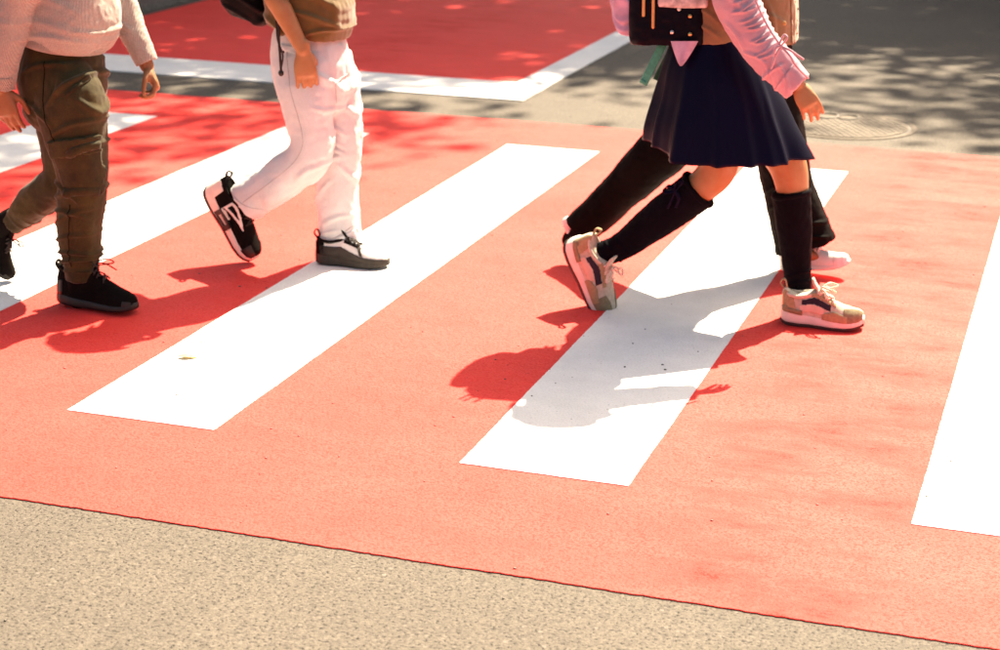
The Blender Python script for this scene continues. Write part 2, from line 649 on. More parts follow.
crossing = structure(ragged_slab('crossing', -5.80, 6.2, 3.257, 7.94, 0.0005, 0.0034, M['red'], jit=0.004, step=.008))
for k in range(-3, 8):
    x0 = -2.39 + 1.055 * (k)
    if x0 < -5.7 or x0 + 0.415 > 6.1:
        continue
    ragged_slab('white_stripe', x0, x0 + 0.413, 3.80 + 0.002 * k, 7.40, 0.0036, 0.0056, M['white_paint'], crossing, jit=0.0018, step=.008)
box_red = structure(ragged_slab('red_lane', -5.80, -2.835, 8.925, 24.0, 0.0005, 0.006, M['red'], jit=0.003))
ragged_slab('white_line', -5.80, -2.65, 8.44, 8.92, 0.0008, 0.0068, M['white_paint'], box_red, jit=0.002)
ragged_slab('white_line', -2.833, -2.655, 8.925, 24.0, 0.0008, 0.0068, M['white_paint'], box_red, jit=0.002)

# kerb of separate stones along the left side, pavement behind
pavement = structure(meshed('pavement', [(-260, -60, 0.105), (-6.1, -60, 0.105), (-6.1, 320, 0.105), (-260, 320, 0.105)], [(0, 1, 2, 3)], M['pave'], smooth=False))
kerb = bpy.data.objects.new('kerb', None)
COL.objects.link(kerb)
structure(kerb)
kv, kf = box(-0.09, 0.09, -0.492, 0.492, -0.05, 0.12)
bm = bmesh.new()
for v in kv:
    bm.verts.new(v)
bm.verts.ensure_lookup_table()
for f in kf:
    bm.faces.new([bm.verts[i] for i in f])
bmesh.ops.recalc_face_normals(bm, faces=bm.faces[:])
bmesh.ops.bevel(bm, geom=bm.edges[:], offset=0.018, segments=2, affect='EDGES')
kme = bpy.data.meshes.new('kerb_stone')
bm.to_mesh(kme)
bm.free()
kme.materials.append(M['kerb'])
for i in range(34):
    o = bpy.data.objects.new('kerb_stone', kme)
    COL.objects.link(o)
    o.parent = kerb
    o.location = (-6.0 + random.uniform(-.006, .006), -6 + i * 1.0, random.uniform(-.006, .004))

# manhole cover
mc = np.array([-1.09, 8.42, 0.0])
man = thing('manhole_cover', 'round grey studded manhole cover in the asphalt behind the girl', 'manhole cover', mc)


def disc(r0, r1, z0, z1, n=64):
    V, F = [], []
    for i in range(n):
        c, s = math.cos(2 * math.pi * i / n), math.sin(2 * math.pi * i / n)
        V += [(r0 * c, r0 * s, z1), (r1 * c, r1 * s, z1), (r1 * c, r1 * s, z0), (r0 * c, r0 * s, z0)]
    for i in range(n):
        a, b = 4 * i, 4 * ((i + 1) % n)
        F += [(a, a + 1, b + 1, b), (a + 1, a + 2, b + 2, b + 1), (a + 3, a, b, b + 3)]
    if r0 < 0.01:
        F.append(tuple(4 * i for i in range(n)))
    return V, F


meshed('rim', *disc(0.315, 0.34, -0.01, 0.004), M['iron'], man, smooth=False)
meshed('gap', *disc(0.30, 0.3149, -0.01, 0.002), M['irondark'], man, smooth=False)
meshed('lid', *disc(0.001, 0.2999, -0.01, 0.006), M['iron'], man, smooth=False)
studs = []
for i in range(-9, 10):
    for j in range(-9, 10):
        x, y = (i + 0.5 * (j % 2)) * 0.033, j * 0.03
        if math.hypot(x, y) < 0.285 and not (-0.16 < x < 0.05 and 0.10 < y < 0.26):
            studs.append(box(x - .009, x + .009, y - .005, y + .005, 0.0055, 0.0085))
so = meshed('studs', *join(studs), M['irondark'], man, smooth=False)
so['kind'] = 'stuff'
a = np.linspace(0, 2 * math.pi, 40, endpoint=False)
for r, cx in ((0.055, -0.10), (0.05, 0.0)):
    ring = np.c_[cx + r * np.cos(a), 0.18 + r * 1.2 * np.sin(a), np.full(40, 0.007), np.full(40, 0.006)]
    meshed('badge_ring', *loft(np.vstack([ring, ring[:1]]), lat=(0, 0, 1), segs=8, n=60), M['irondark'], man)

# ------------------------------------------------------------------ shoes
XS = [0, .03, .1, .22, .36, .5, .64, .76, .87, .95, 1.0]
WS = [.045, .092, .122, .132, .128, .135, .152, .160, .148, .112, .055]


def make_shoe(person, base, heel, toe, up, st, lateral, label=None):
    """heel, toe: bottom corners of the sole; lateral: sign of the outer side along the shoe's own left axis"""
    heel, toe = np.asarray(heel), np.asarray(toe)
    L = np.linalg.norm(toe - heel)
    fx = norm(toe - heel)
    fz = norm(np.asarray(up) - fx * np.dot(up, fx))
    fy = np.cross(fz, fx)
    Rm = np.stack([fx, fy, fz], 1)

    def toW(p):
        return (np.asarray(p) * L) @ Rm.T + heel - base

    def hw(x):
        return np.interp(x, XS, WS) * st.get('wide', 1.0)

    def cy(x):
        return -lateral * 0.035 * np.sin(np.clip((x - .35) / .65, 0, 1) * math.pi * .9)

    def bot(x):
        return np.interp(x, [0, .06, .2, .6, .78, .9, 1.0], [.035, .008, 0, 0, .006, .022, .048])

    def top(x):
        return np.interp(x, [0, .1, .35, .6, .8, .92, 1.0], st['sole'])
    # sole
    nx, nv = 70, 36
    V, F = [], []
    for i in range(nx):
        x = 0.5 - 0.5 * math.cos(math.pi * (i + .2) / (nx - .6))
        for j in range(nv):
            t = 2 * math.pi * j / nv
            c, s = math.cos(t), math.sin(t)
            c, s = np.sign(c) * abs(c) ** .45, np.sign(s) * abs(s) ** .6
            z = (bot(x) + top(x)) / 2 + s * (top(x) - bot(x)) / 2
            flare = 1.03 + 0.05 * (-s)
            groove = 1 - (0.025 if abs(s - .15) < .12 else 0)
            V.append((x + 0.012 * (x - .5), cy(x) + c * hw(x) * flare * groove, z))
    for i in range(nx - 1):
        for j in range(nv):
            k = (j + 1) % nv
            F.append((i * nv + j, i * nv + k, (i + 1) * nv + k, (i + 1) * nv + j))
    F += [tuple(range(nv)), tuple(range(nx * nv - 1, (nx - 1) * nv - 1, -1))]
    # upper
    hx = [0, .04, .1, .2, .3, .38, .44, .52, .62, .74, .86, .94, 1.0]
    hz = st['height']
    mx, mv = 130, 84
    U, UF, PX, PZ, PS = [], [], [], [], []
    for i in range(mx):
        x = 0.012 + 0.976 * i / (mx - 1)
        z0 = top(x) - .03
        z1 = np.interp(x, hx, hz)
        ank = np.clip(1 - abs(x - .18) / .32, 0, 1) ** .5
        ee = 2.1 + 1.6 * ank
        for j in range(mv):
            t = math.pi * j / (mv - 1)
            c, s = math.cos(t), math.sin(t)
            cc, ss = np.sign(c) * abs(c) ** (2 / ee), abs(s) ** (2 / ee)
            tap = 1 - (0.30 * ank + .10) * ss ** 1.4
            pinch = 1 - 0.05 * ank * math.sin(ss * math.pi)
            y = cy(x) + cc * hw(x) * .94 * tap * pinch
            lean = -0.02 * ank * ss if x < .2 else 0
            U.append((x + lean + 0.02 * (1 - ss) * (x - .5) * 0, y, z0 + (z1 - z0) * ss))
            PX.append(x)
            PZ.append(ss)
            PS.append(np.sign(c) * lateral)
    U = np.array(U)
    q = U * 9
    U[:, 2] += 0.004 * vnoise(q, 21) * np.array(PZ)
    for i in range(mx - 1):
        for j in range(mv - 1):
            UF.append((i * mv + j, i * mv + j + 1, (i + 1) * mv + j + 1, (i + 1) * mv + j))
    UF += [tuple(range(mv - 1, -1, -1)), tuple(range((mx - 1) * mv, mx * mv))]
    shoe = meshed('shoe', toW(U), UF, st['upper'], person)
    if label:
        shoe['label'] = label
    meshed('sole', toW(V), F, st['sole_mat'], shoe)
    ub = np.array(U)
    PX, PZ, PS = np.array(PX), np.array(PZ), np.array(PS)
    # outsole: thin tread under the sole
    if st.get('tread'):
        V2, F2 = [], []
        for i in range(50):
            x = 0.5 - 0.5 * math.cos(math.pi * (i + .3) / 49.6)
            w = hw(x) * 1.07
            for yy, zz in ((-w, .028), (w, .028), (w * .96, -.006), (-w * .96, -.006)):
                V2.append((x + 0.02 * (x - .5), cy(x) + yy, bot(x) + zz - .004))
        for i in range(49):
            for j in range(4):
                k = (j + 1) % 4
                F2.append((i * 4 + j, i * 4 + k, i * 4 + 4 + k, i * 4 + 4 + j))
        F2 += [(0, 1, 2, 3), (199, 198, 197, 196)]
        tr = [(toW(V2), F2)]
        meshed('outsole', tr[0][0], F2, st['tread'], shoe, smooth=False)

    def surf(x, v, off=.012):
        """point on the upper: v = 0 inner side .. 1 outer side over the top"""
        i = int(np.clip((x - .012) / .976 * (mx - 1), 0, mx - 1))
        t = v if lateral < 0 else 1 - v
        j = int(np.clip(t, 0, 1) * (mv - 1))
        p = ub[i * mv + j].copy()
        cen = np.array([x, cy(x), top(x)])
        return p + norm(p - cen) * off
    # overlays
    for nm, mt, fn, off in st['panels']:
        sel = []
        for fi, f in enumerate(UF[:-2]):
            i0, j0 = divmod(f[0], mv)
            k = f[0]
            if fn(PX[k], PZ[k], PS[k]):
                sel.append(f)
        if not sel:
            continue
        left, groups = list(sel), []
        byv = {}
        for f in sel:
            for v in f:
                byv.setdefault(v, []).append(f)
        seen = set()
        for f in sel:
            if f in seen:
                continue
            stack, comp = [f], []
            seen.add(f)
            while stack:
                g_ = stack.pop()
                comp.append(g_)
                for v in g_:
                    for h_ in byv[v]:
                        if h_ not in seen:
                            seen.add(h_)
                            stack.append(h_)
            groups.append(comp)
        for comp in groups:
            used = sorted({v for f in comp for v in f})
            idx = {v: i for i, v in enumerate(used)}
            P = ub[used]
            cen = np.stack([P[:, 0], np.array([cy(x) for x in P[:, 0]]), np.array([top(x) for x in P[:, 0]])], 1)
            nn = P - cen
            nn /= np.linalg.norm(nn, axis=1)[:, None]
            n = len(used)
            PV = np.vstack([P + nn * off, P - nn * .004])
            PF = [tuple(idx[v] for v in f) for f in comp]
            ed = set()
            for f in comp:
                for a_, b_ in zip(f, f[1:] + f[:1]):
                    ed.add((a_, b_))
            for a_, b_ in ed:
                if (b_, a_) not in ed:
                    PF.append((idx[b_], idx[a_], idx[a_] + n, idx[b_] + n))
            meshed(nm, toW(PV), PF, mt, shoe)
    # laces
    lr = st.get('lace_r', .0026) / L
    nl = st.get('laces', 4)
    for k in range(nl):
        xa = .43 + k * (.62 - .43) / max(1, nl - 1)
        pts = [surf(xa + .012 * (1 if v < .5 else -1) * (1 - 2 * (k % 2)), v, .016) for v in np.linspace(.34, .66, 7)]
        pts = np.array(pts)
        pts[1:-1, 2] += .012
        meshed('lace', *loft(np.c_[toW(pts), np.full(7, lr * L)], lat=fz, segs=8, n=16), st['lace'], shoe)
        if k < nl - 1:
            for s in (0, 1):
                pts = [surf(xa + (.19 / max(1, nl - 1)) * t, (.38 + .24 * t) if s else (.62 - .24 * t), .02) for t in np.linspace(0, 1, 6)]
                meshed('lace', *loft(np.c_[toW(pts), np.full(6, lr * L)], lat=fz, segs=8, n=14), st['lace'], shoe)
    if st.get('bow', 1):
        k0 = surf(.46, .5, .035)
        for s in (-1, 1):
            b_ = st.get('bow', 1.0)
            loop = np.array([(0, 0, 0), (.05 + .02 * s, .07 * s, .05), (.12, .14 * s, .045), (.17 + .03 * s, .12 * s, .02), (.10, .06 * s, .0), (.01, .0, 0)]) * b_ + k0
            meshed('lace', *loft(np.c_[toW(loop), np.full(6, lr * L)], lat=fy, segs=8, n=34), st['lace'], shoe)
            tail = np.array([(0, 0, 0), (.05, .08 * s, .01), (.10, .15 * s, -.03), (.17, .20 * s, -.06 - .03 * s)]) * b_ + k0
            meshed('lace', *loft(np.c_[toW(tail), np.full(4, lr * L)], lat=fy, segs=8, n=22), st['lace'], shoe)
    # padded collar round the ankle and tongue
    a_ = np.linspace(0, 2 * math.pi, 22, endpoint=False)
    cz = np.interp(.2, hx, hz)
    col = np.c_[.215 + .195 * np.cos(a_), .083 * np.sin(a_) * st.get('wide', 1), cz - .005 + .045 * np.maximum(0, np.cos(a_)) + .035 * np.maximum(0, -np.cos(a_)) ** 2, np.full(22, .022)]
    col = np.vstack([col, col[:1]])
    cw = toW(col[:, :3])
    meshed('collar', *loft(np.c_[cw, col[:, 3] * L], lat=fz, segs=12, n=60), st['collar'], shoe)
    tg = [(.50, cy(.5), np.interp(.5, hx, hz) - .03, .02, .055), (.44, 0, np.interp(.44, hx, hz) + .01, .022, .06), (.385, 0, np.interp(.4, hx, hz) + .075, .022, .062), (.36, 0, np.interp(.4, hx, hz) + st.get('tongue', .11), .016, .05)]
    tw = toW([t[:3] for t in tg])
    meshed('tongue', *loft(np.c_[tw, np.array([t[3:] for t in tg]) * L], lat=fy, segs=20, e=2.6), st['tongue_mat'], shoe)
    if st.get('tab'):
        z = hz[1]
        lp = np.array([(.045, 0, z - .05), (.0, 0, z + .0), (-.03, 0, z + .05), (.0, 0, z + .10), (.03, 0, z + .07), (.045, 0, z)])
        meshed('pull_tab', *loft(np.c_[toW(lp), np.full((6, 1), .010 * L), np.full((6, 1), .026 * L)], lat=fy, segs=10, n=26), st['tab'], shoe)
    return shoe, toW


# ------------------------------------------------------------------ bodies
def hand(w, d, n, s, size, curl, thumb=0.5, spread=1.0):
    """w wrist, d finger direction, n back of the hand, s towards the thumb; curl per finger in radians"""
    d = norm(d)
    n = norm(np.asarray(n) - d * np.dot(n, d))
    s = np.cross(d, n) * (1 if np.dot(np.cross(d, n), s) > 0 else -1)
    out = []
    k = size
    # palm
    rows = [(w - d * .02 * k, .019, .024), (w + d * .012 * k, .0165, .025), (w + d * .035 * k, .0155, .033), (w + d * .06 * k, .0145, .037), (w + d * .078 * k, .012, .036)]
    out.append(loft([(*p, a_ * k, b_ * k) for p, a_, b_ in rows], lat=s, segs=24, e=2.5))
    out.append(ellipsoid(w + d * .035 * k + s * .018 * k - n * .010 * k, (.020 * k, .016 * k, .026 * k), np.stack([s, n, d], 1)))
    lens = [(.032, .021, .017), (.037, .025, .018), (.034, .023, .018), (.026, .017, .015)]
    offs = [.0285, .0098, -.0092, -.0275]
    r0 = [.0090, .0093, .0089, .0079]
    for f in range(4):
        p = w + d * (.074 - (.006 if f in (0,) else 0) - (.010 if f == 3 else 0)) * k + s * offs[f] * k + n * .001 * k
        dirv = norm(d + s * (1.5 - f) * .035 * spread)
        ang = 0
        pts = [(*(p - dirv * .014 * k), r0[f] * k * 1.06), (*p, r0[f] * k * 1.08)]
        for q, ln in enumerate(lens[f]):
            ang += curl[f] * (.8, 1.0, .6)[q]
            dv = dirv * math.cos(ang) - n * math.sin(ang)
            mid = p + dv * ln * k * .5
            p = p + dv * ln * k
            pts.append((*mid, r0[f] * k * (.98 - .08 * q)))
            pts.append((*p, r0[f] * k * (1.0 - .11 * (q + 1))))
        out.append(loft(pts, lat=s, segs=14, n=22))
    # thumb from the side of the palm near its base
    b0 = w + d * .022 * k + s * .022 * k - n * .006 * k
    d1 = norm(d * .62 + s * (.75 - .4 * thumb) - n * (.25 + .45 * thumb))
    d2 = norm(d * .85 + s * (.35 - .35 * thumb) - n * (.15 + .5 * thumb))
    b1 = b0 + d1 * .033 * k
    b2 = b1 + d2 * .026 * k
    b3 = b2 + norm(d2 - n * .1 * thumb + d * .3) * .021 * k
    out.append(loft([(*b0, .0125 * k), (*(b0 * .5 + b1 * .5), .0115 * k), (*b1, .0098 * k), (*b2, .0088 * k), (*b3, .0072 * k)], lat=n, segs=14, n=22))
    return out


def head_parts(c, fwd, size=1.0):
    """c: centre of the skull; returns skin shapes"""
    f = norm(fwd)
    u = norm(np.array([0, 0, 1.0]) - f * f[2])
    s = np.cross(u, f)
    Rm = np.stack([f, s, u], 1)
    k = size

    def E(x, y, z, a_, b_, c_):
        return ellipsoid(c + Rm @ np.array([x, y, z]) * k, (a_ * k, b_ * k, c_ * k), Rm)
    P = [E(-.006, 0, .018, .094, .074, .090), E(.030, 0, -.045, .060, .056, .062), E(.055, 0, -.085, .026, .030, .020),
         E(.070, 0, -.062, .018, .024, .012), E(.078, 0, .022, .014, .052, .010), E(.055, .036, -.035, .032, .026, .028), E(.055, -.036, -.035, .032, .026, .028),
         E(.096, 0, -.028, .013, .014, .010), E(.089, 0, -.008, .010, .009, .026)]
    for q in (-1, 1):
        P.append(E(-.008, .076 * q, -.014, .017, .009, .030))
    return P, Rm


def build_body(person, base, J, skin, hands, hair, headfwd=(1, 0, -.05), leg=(.058, .050, .038, .036, .030, .024), arm=1.0):
    """J: joints in place; one continuous skin from crown to ankles"""
    P = []
    hp, Rm = head_parts(J['head'], headfwd, .98)
    P += hp
    nk = J['neck']
    P.append(loft([(*(J['head'] - Rm[:, 0] * .02 - Rm[:, 2] * .06), .045), (*nk, .043), (*(nk + (J['chest'] - nk) * .4), .06, .09)], segs=24))
    P.append(loft([(*(nk + (J['chest'] - nk) * .25), .055, .085), (*J['chest'], .078, .110), (*(J['chest'] * .5 + J['pelvis'] * .5), .070, .088), (*J['pelvis'], .068, .085)], segs=32))
    for s in 'RL':
        sh, el, wr = J['sh' + s], J['el' + s], J['wr' + s]
        P.append(loft([(*(nk * .55 + sh * .45 - np.array([0, 0, .02])), .045), (*sh, .045), (*(sh * .5 + el * .5), .036), (*el, .031), (*(el * .7 + wr * .3), .0325), (*(el * .3 + wr * .7), .026), (*wr, .0205, .023)], segs=24, n=50))
        P += hand(wr, *hands[s])
        hi, kn, an = J['hi' + s], J['kn' + s], J['an' + s]
        P.append(loft([(*hi, leg[0]), (*(hi * .5 + kn * .5), leg[1]), (*(hi * .06 + kn * .94), leg[2]), (*(kn * .72 + an * .28), leg[3]), (*(kn * .35 + an * .65), leg[4]), (*an, leg[5])], segs=28, n=60))
        ft = J['ft' + s]
        P.append(loft([(*an, .024), (*(an * .7 + ft * .3), .02), (*(an * .45 + ft * .55), .012)], segs=16))
    me = fused(P, 0.0034, 3)
    co = get_co(me) - np.asarray(base)
    set_co(me, co)
    me.polygons.foreach_set('use_smooth', [True] * len(me.polygons))
    me.name = 'body'
    body = link('body', me, skin, person)
    c = J['head']

    def HP(x, y, z):
        return c + Rm @ np.array([x, y, z]) * .98
    for q in (-1, 1):
        meshed('eye', *ellipsoid(HP(.081, .030 * q, .0), (.0105, .0125, .0085), Rm, 16, 10), M['eye'], body, base)
        meshed('iris', *ellipsoid(HP(.0895, .030 * q, .0), (.0030, .0056, .0056), Rm, 12, 8), M['iris'], body, base)
        bp = [HP(.088, .014 * q, .021), HP(.087, .03 * q, .026), HP(.078, .048 * q, .020)]
        meshed('eyebrow', *loft([(*p, .0025) for p in bp], segs=8, n=12), hair, body, base)
    lp = [HP(.074, -.022, -.062), HP(.089, -.008, -.059), HP(.090, 0, -.061), HP(.089, .008, -.059), HP(.074, .022, -.062)]
    meshed('lips', *loft([(*p, .0045) for p in lp], segs=10, n=18), M['lip'], body, base)
    return body, Rm


def make_hair(person, base, c, Rm, m, style='short', seed=1):
    """cap of hair with strand clumps; long styles add a tail"""
    P = []

    def HP(x, y, z):
        return c + Rm @ np.array([x, y, z]) * .98
    P.append(ellipsoid(HP(-.016, 0, .034), (.098, .083, .090), Rm))
    r = random.Random(seed)
    for i in range(70):
        a_ = r.uniform(-math.pi, math.pi)
        e = r.uniform(.05, 1.3)
        d = np.array([math.cos(a_) * math.cos(e), math.sin(a_) * math.cos(e), math.sin(e)])
        if d[0] > .72 and d[2] < .45:
            continue
        p0 = HP(-.016 + .092 * d[0], .078 * d[1], .034 + .086 * d[2])
        fl = np.array([-.02 - .02 * r.random() if d[0] < .3 else .03, d[1] * .02, -.05 - .02 * r.random()])
        p1 = p0 + Rm @ fl + norm(p0 - c) * .008
        p2 = p0 + Rm @ (fl * 1.7)
        P.append(loft([(*p0, .011), (*p1, .012), (*p2, .004)], segs=8, n=8))
    if style == 'tail':
        P.append(loft([(*HP(-.10, 0, .05), .022), (*HP(-.15, 0, .03), .03), (*HP(-.165, 0, -.06), .032), (*HP(-.15, 0, -.15), .022), (*HP(-.14, 0, -.2), .006)], segs=16))
    if style == 'bob':
        for q in (-1, 1):
            P.append(loft([(*HP(-.02, .075 * q, .03), .03), (*HP(-.02, .085 * q, -.05), .028), (*HP(-.01, .078 * q, -.11), .012)], segs=14))
        P.append(loft([(*HP(-.09, 0, .03), .03, .07), (*HP(-.095, 0, -.06), .03, .075), (*HP(-.08, 0, -.12), .015, .06)], lat=Rm[:, 1], segs=20))
    me = fused(P, 0.005, 1)
    # the face stays free
    set_co(me, get_co(me) - np.asarray(base))
    me.polygons.foreach_set('use_smooth', [True] * len(me.polygons))
    return link('hair', me, m, person)


def path(rows, Y, px=True):
    """rows (px, py, half width in picture units[, half depth in metres[, Y]])"""
    out = []
    for r in rows:
        y = r[4] if len(r) > 4 else Y
        a_ = r[2] / ppm(y)
        b_ = r[3] if len(r) > 3 and r[3] else a_
        out.append((*at(r[0], r[1], y), a_, b_))
    return out


def fl(Y, *rows):
    """creases: rows (x0, y0, x1, y1, height mm, width mm)"""
    return [(at(r[0], r[1], Y), at(r[2], r[3], Y), r[4] / 1000 * 1.5, r[5] / 1000) for r in rows]


def pz(px, Y, z):
    """point at photo column px, distance Y, height z"""
    y0, y1 = 0.0, 100.0
    for _ in range(8):
        z0, z1 = at(px, y0, Y)[2], at(px, y1, Y)[2]
        y2 = y0 + (z - z0) * (y1 - y0) / (z1 - z0)
        y0, y1 = y1, y2
        if abs(y1 - y0) < 1e-6:
            break
    return at(px, y1, Y)


def yoke(J):
    """the shoulders of a top"""
    mid_ = (J['shR'] + J['shL']) / 2
    return loft([(*J['shR'], .066, .066), (*(J['shR'] * .5 + mid_ * .5), .074, .072), (*(mid_ + V3([0, 0, -.005])), .082, .078), (*(J['shL'] * .5 + mid_ * .5), .074, .072), (*J['shL'], .066, .066)], lat=(1, 0, 0), segs=28)


def rows_of(*pts):
    return [tuple(list(p) + list(r)) for p, r in pts]


V3 = np.array
# fabrics
M['sweater'] = fabric('cream_knit', (0.34, 0.325, 0.28), 0.25, 0.95, 500, 0.5, 0.3, rib=('X', 60, 0.55, 0.5), patchy=(6, 0.05))
M['sweater_rib'] = fabric('cream_rib', (0.31, 0.29, 0.245), 0.25, 0.95, 500, 0.5, 0.3, rib=('X', 75, 0.9, 0.2), patchy=(6, 0.05))
M['olive'] = fabric('olive_twill', (0.046, 0.036, 0.009), 0.4, 0.88, 700, 0.5, 0.08, patchy=(14, 0.22))
M['olive_d'] = fabric('olive_twill_pocket', (0.038, 0.029, 0.0075), 0.4, 0.88, 700, 0.5, 0.08, patchy=(20, 0.25))
M['black_knit'] = fabric('black_knit', (0.0065, 0.0050, 0.0045), 0.4, 0.85, 600, 0.6, 0.03, patchy=(20, 0.2))
M['black_rub'] = plain('black_rubber', (0.010, 0.0080, 0.0070), 0.55, 0.4, nscale=80, nstr=0.2)
M['black_lace'] = plain('black_lace', (0.018, 0.014, 0.013), 0.7, 0.3)
M['jeans'] = fabric('white_denim', (0.56, 0.615, 0.63), 0.14, 0.9, 900, 0.4, 0.15, rib=('DIAGONAL', 200, 0.12), patchy=(11, 0.04))
M['tee'] = fabric('tan_jersey', (0.125, 0.076, 0.022), 0.15, 0.92, 900, 0.3, 0.3, patchy=(8, 0.1))
M['blackcloth'] = fabric('black_nylon', (0.005, 0.005, 0.006), 0.3, 0.6, 500, 0.4, 0.03, patchy=(12, 0.2))
M['pink'] = fabric('pink_cotton', (0.44, 0.275, 0.335), 0.12, 0.85, 900, 0.3, 0.3, patchy=(10, 0.06))
M['lav'] = fabric('lavender_cotton', (0.42, 0.31, 0.45), 0.12, 0.85, 900, 0.3, 0.2, patchy=(30, 0.12))
M['navy'] = _navy = fabric('navy_satin', (0.0014, 0.0011, 0.0085), 0.2, 0.46, 900, 0.2, 0.08, patchy=(6, 0.15))
_navy.node_tree.nodes['Principled BSDF'].inputs['Specular IOR Level'].default_value = 0.14
_navy.node_tree.nodes['Principled BSDF'].inputs['Specular Tint'].default_value = (0.55, 0.5, 1.0, 1)
M['sock'] = fabric('navy_knit_sock', (0.0035, 0.0028, 0.0055), 0.3, 0.85, 800, 0.5, 0.05, rib=('X', 110, 0.35, 0.1), patchy=(16, 0.15))
M['blacktwill'] = fabric('black_twill', (0.0045, 0.0033, 0.0030), 0.35, 0.8, 700, 0.4, 0.04, patchy=(9, 0.25))
M['beige'] = fabric('beige_cotton', (0.20, 0.128, 0.068), 0.15, 0.88, 800, 0.3, 0.2, patchy=(8, 0.08))
M['tan'] = plain('tan_suede', (0.31, 0.235, 0.135), 0.9, 0.2, nscale=120, nstr=0.3, var=0.15)
M['cream_mesh'] = fabric('cream_mesh', (0.55, 0.49, 0.39), 0.3, 0.9, 300, 0.5, 0.1, patchy=(20, 0.06))
M['taupe'] = plain('taupe_suede', (0.21, 0.175, 0.105), 0.9, 0.2, nscale=120, nstr=0.3, var=0.15)
M['navy_mesh'] = fabric('navy_mesh', (0.022, 0.018, 0.032), 0.4, 0.85, 300, 0.5, 0.1)
M['offwhite'] = plain('offwhite_foam', (0.66, 0.61, 0.55), 0.65, 0.3, nscale=40, nstr=0.15, var=0.06)
M['pinkfoam'] = plain('pale_pink_foam', (0.54, 0.41, 0.33), 0.65, 0.3, nscale=40, nstr=0.15, var=0.06)
M['white_lea'] = plain('white_leather', (0.66, 0.63, 0.61), 0.5, 0.4, nscale=60, nstr=0.12, var=0.05)
M['grey_foam'] = plain('dark_grey_foam', (0.035, 0.028, 0.023), 0.7, 0.3, nscale=60, nstr=0.25, var=0.2)
M['lace_cream'] = plain('cream_lace', (0.62, 0.54, 0.43), 0.8, 0.2)
M['gum'] = plain('dark_gum', (0.05, 0.03, 0.025), 0.7, 0.3)
M['teal'] = fabric('teal_webbing', (0.06, 0.33, 0.24), 0.3, 0.8, 400, 0.5, 0.1)
M['dgreen'] = fabric('dark_green_webbing', (0.02, 0.09, 0.05), 0.3, 0.8, 400, 0.5, 0.1)
M['navy_lea'] = plain('navy_leather', (0.0018, 0.0018, 0.0055), 0.45, 0.06, nscale=70, nstr=0.15)
M['tan_pip'] = plain('tan_piping', (0.50, 0.30, 0.11), 0.6, 0.4)
M['silver'] = plain('silver_metal', (0.6, 0.58, 0.55), 0.3, 0.5, metal=1.0, nstr=0.05)
M['brass'] = plain('brass_metal', (0.5, 0.36, 0.16), 0.35, 0.5, metal=1.0, nstr=0.05)
M['frill'] = fabric('lace_trim', (0.560, 0.480, 0.464), 0.5, 0.9, 130, 1.0, 0.1, patchy=(60, 0.2))

from mathutils.bvhtree import BVHTree


def seam(name, o, pts, Y, m, base, r=.0016):
    """a stitched line lying on the camera-facing side of a garment"""
    me = o.data
    tree = BVHTree.FromPolygons([v.co[:] for v in me.vertices], [p.vertices[:] for p in me.polygons])
    P = spline([list(at(a1, b1, Y)) for a1, b1 in pts], 40)
    out = []
    for p in P:
        q = p - np.asarray(base)
        hit = tree.ray_cast(Vector((q[0], q[1] - .6, q[2])), Vector((0, 1, 0)))
        if hit[0] is not None:
            h = hit[0] + hit[1] * .0006
            out.append((*h, r))
    if len(out) > 4:
        meshed(name, *loft(out, lat=(0, 1, 0), segs=8, n=60), m, o)


M['seam_w'] = fabric('white_stitching', (0.50, 0.52, 0.52), 0.3, 0.9, 900, 0.4, 0.1)
M['seam_o'] = fabric('olive_stitching', (0.018, 0.014, 0.004), 0.3, 0.9, 900, 0.4, 0.0)
# =================================================================== person in cream sweater
Y0, YR, YL = 4.70, 4.62, 4.77
base = ground(97, 310)
p1 = thing('person', 'person in cream knit sweater and olive cargo trousers, walking at the left edge', 'person', base, 'people walking over the crossing')
J = dict(head=pz(78, Y0, 1.29), neck=pz(70, Y0, 1.15), chest=pz(66, Y0, 1.02), pelvis=pz(62, Y0, .74),
         shR=pz(58, Y0 - .125, 1.09), elR=at(16, -4, Y0 - .17), wrR=at(2, 88, Y0 - .16),
         shL=pz(74, Y0 + .125, 1.09), elL=at(118, -6, Y0 + .16), wrL=at(147, 66, Y0 + .14),
         hiR=at(66, 92, YR), knR=at(84, 178, YR), anR=at(80, 277, YR), ftR=at(112, 300, YR),
         hiL=at(62, 92, YL), knL=at(70, 172, YL), anL=at(6, 222, YL), ftL=at(0, 250, YL))
dR = norm(J['wrR'] - J['elR'])
hands = {'R': (V3([.16, 0, -1]), V3([.1, -1, 0]), V3([1, 0, 0]), .95, (.30, .36, .40, .45), .3),
         'L': (V3([.45, -.05, -.9]), V3([.75, .55, .35]), V3([.2, -1, 0]), .88, (.75, .95, 1.0, 1.0), .75)}
body, Rm = build_body(p1, base, J, M['skin_b'], hands, M['hair_d'])
make_hair(p1, base, J['head'], Rm, M['hair_d'], 'short', 1)
near = path([(64, 84, 36, .078, YR + .02), (70, 104, 39, .085), (75, 132, 34, .083), (81, 163, 28.5, .078), (83, 190, 26, .073), (80.5, 220, 23.5, .068), (80.5, 248, 21.5, .062), (81, 262, 18.5, .054), (81.5, 272, 16.5, .05), (82, 279, 16, .048)], YR)
far = path([(62, 86, 34, .078, YL - .02), (66, 118, 34, .082), (68, 150, 29, .078), (62, 178, 22, .07), (42, 196, 20, .062), (26, 210, 18, .056), (19, 217, 14, .046), (12, 223, 13.5, .044)], YL)
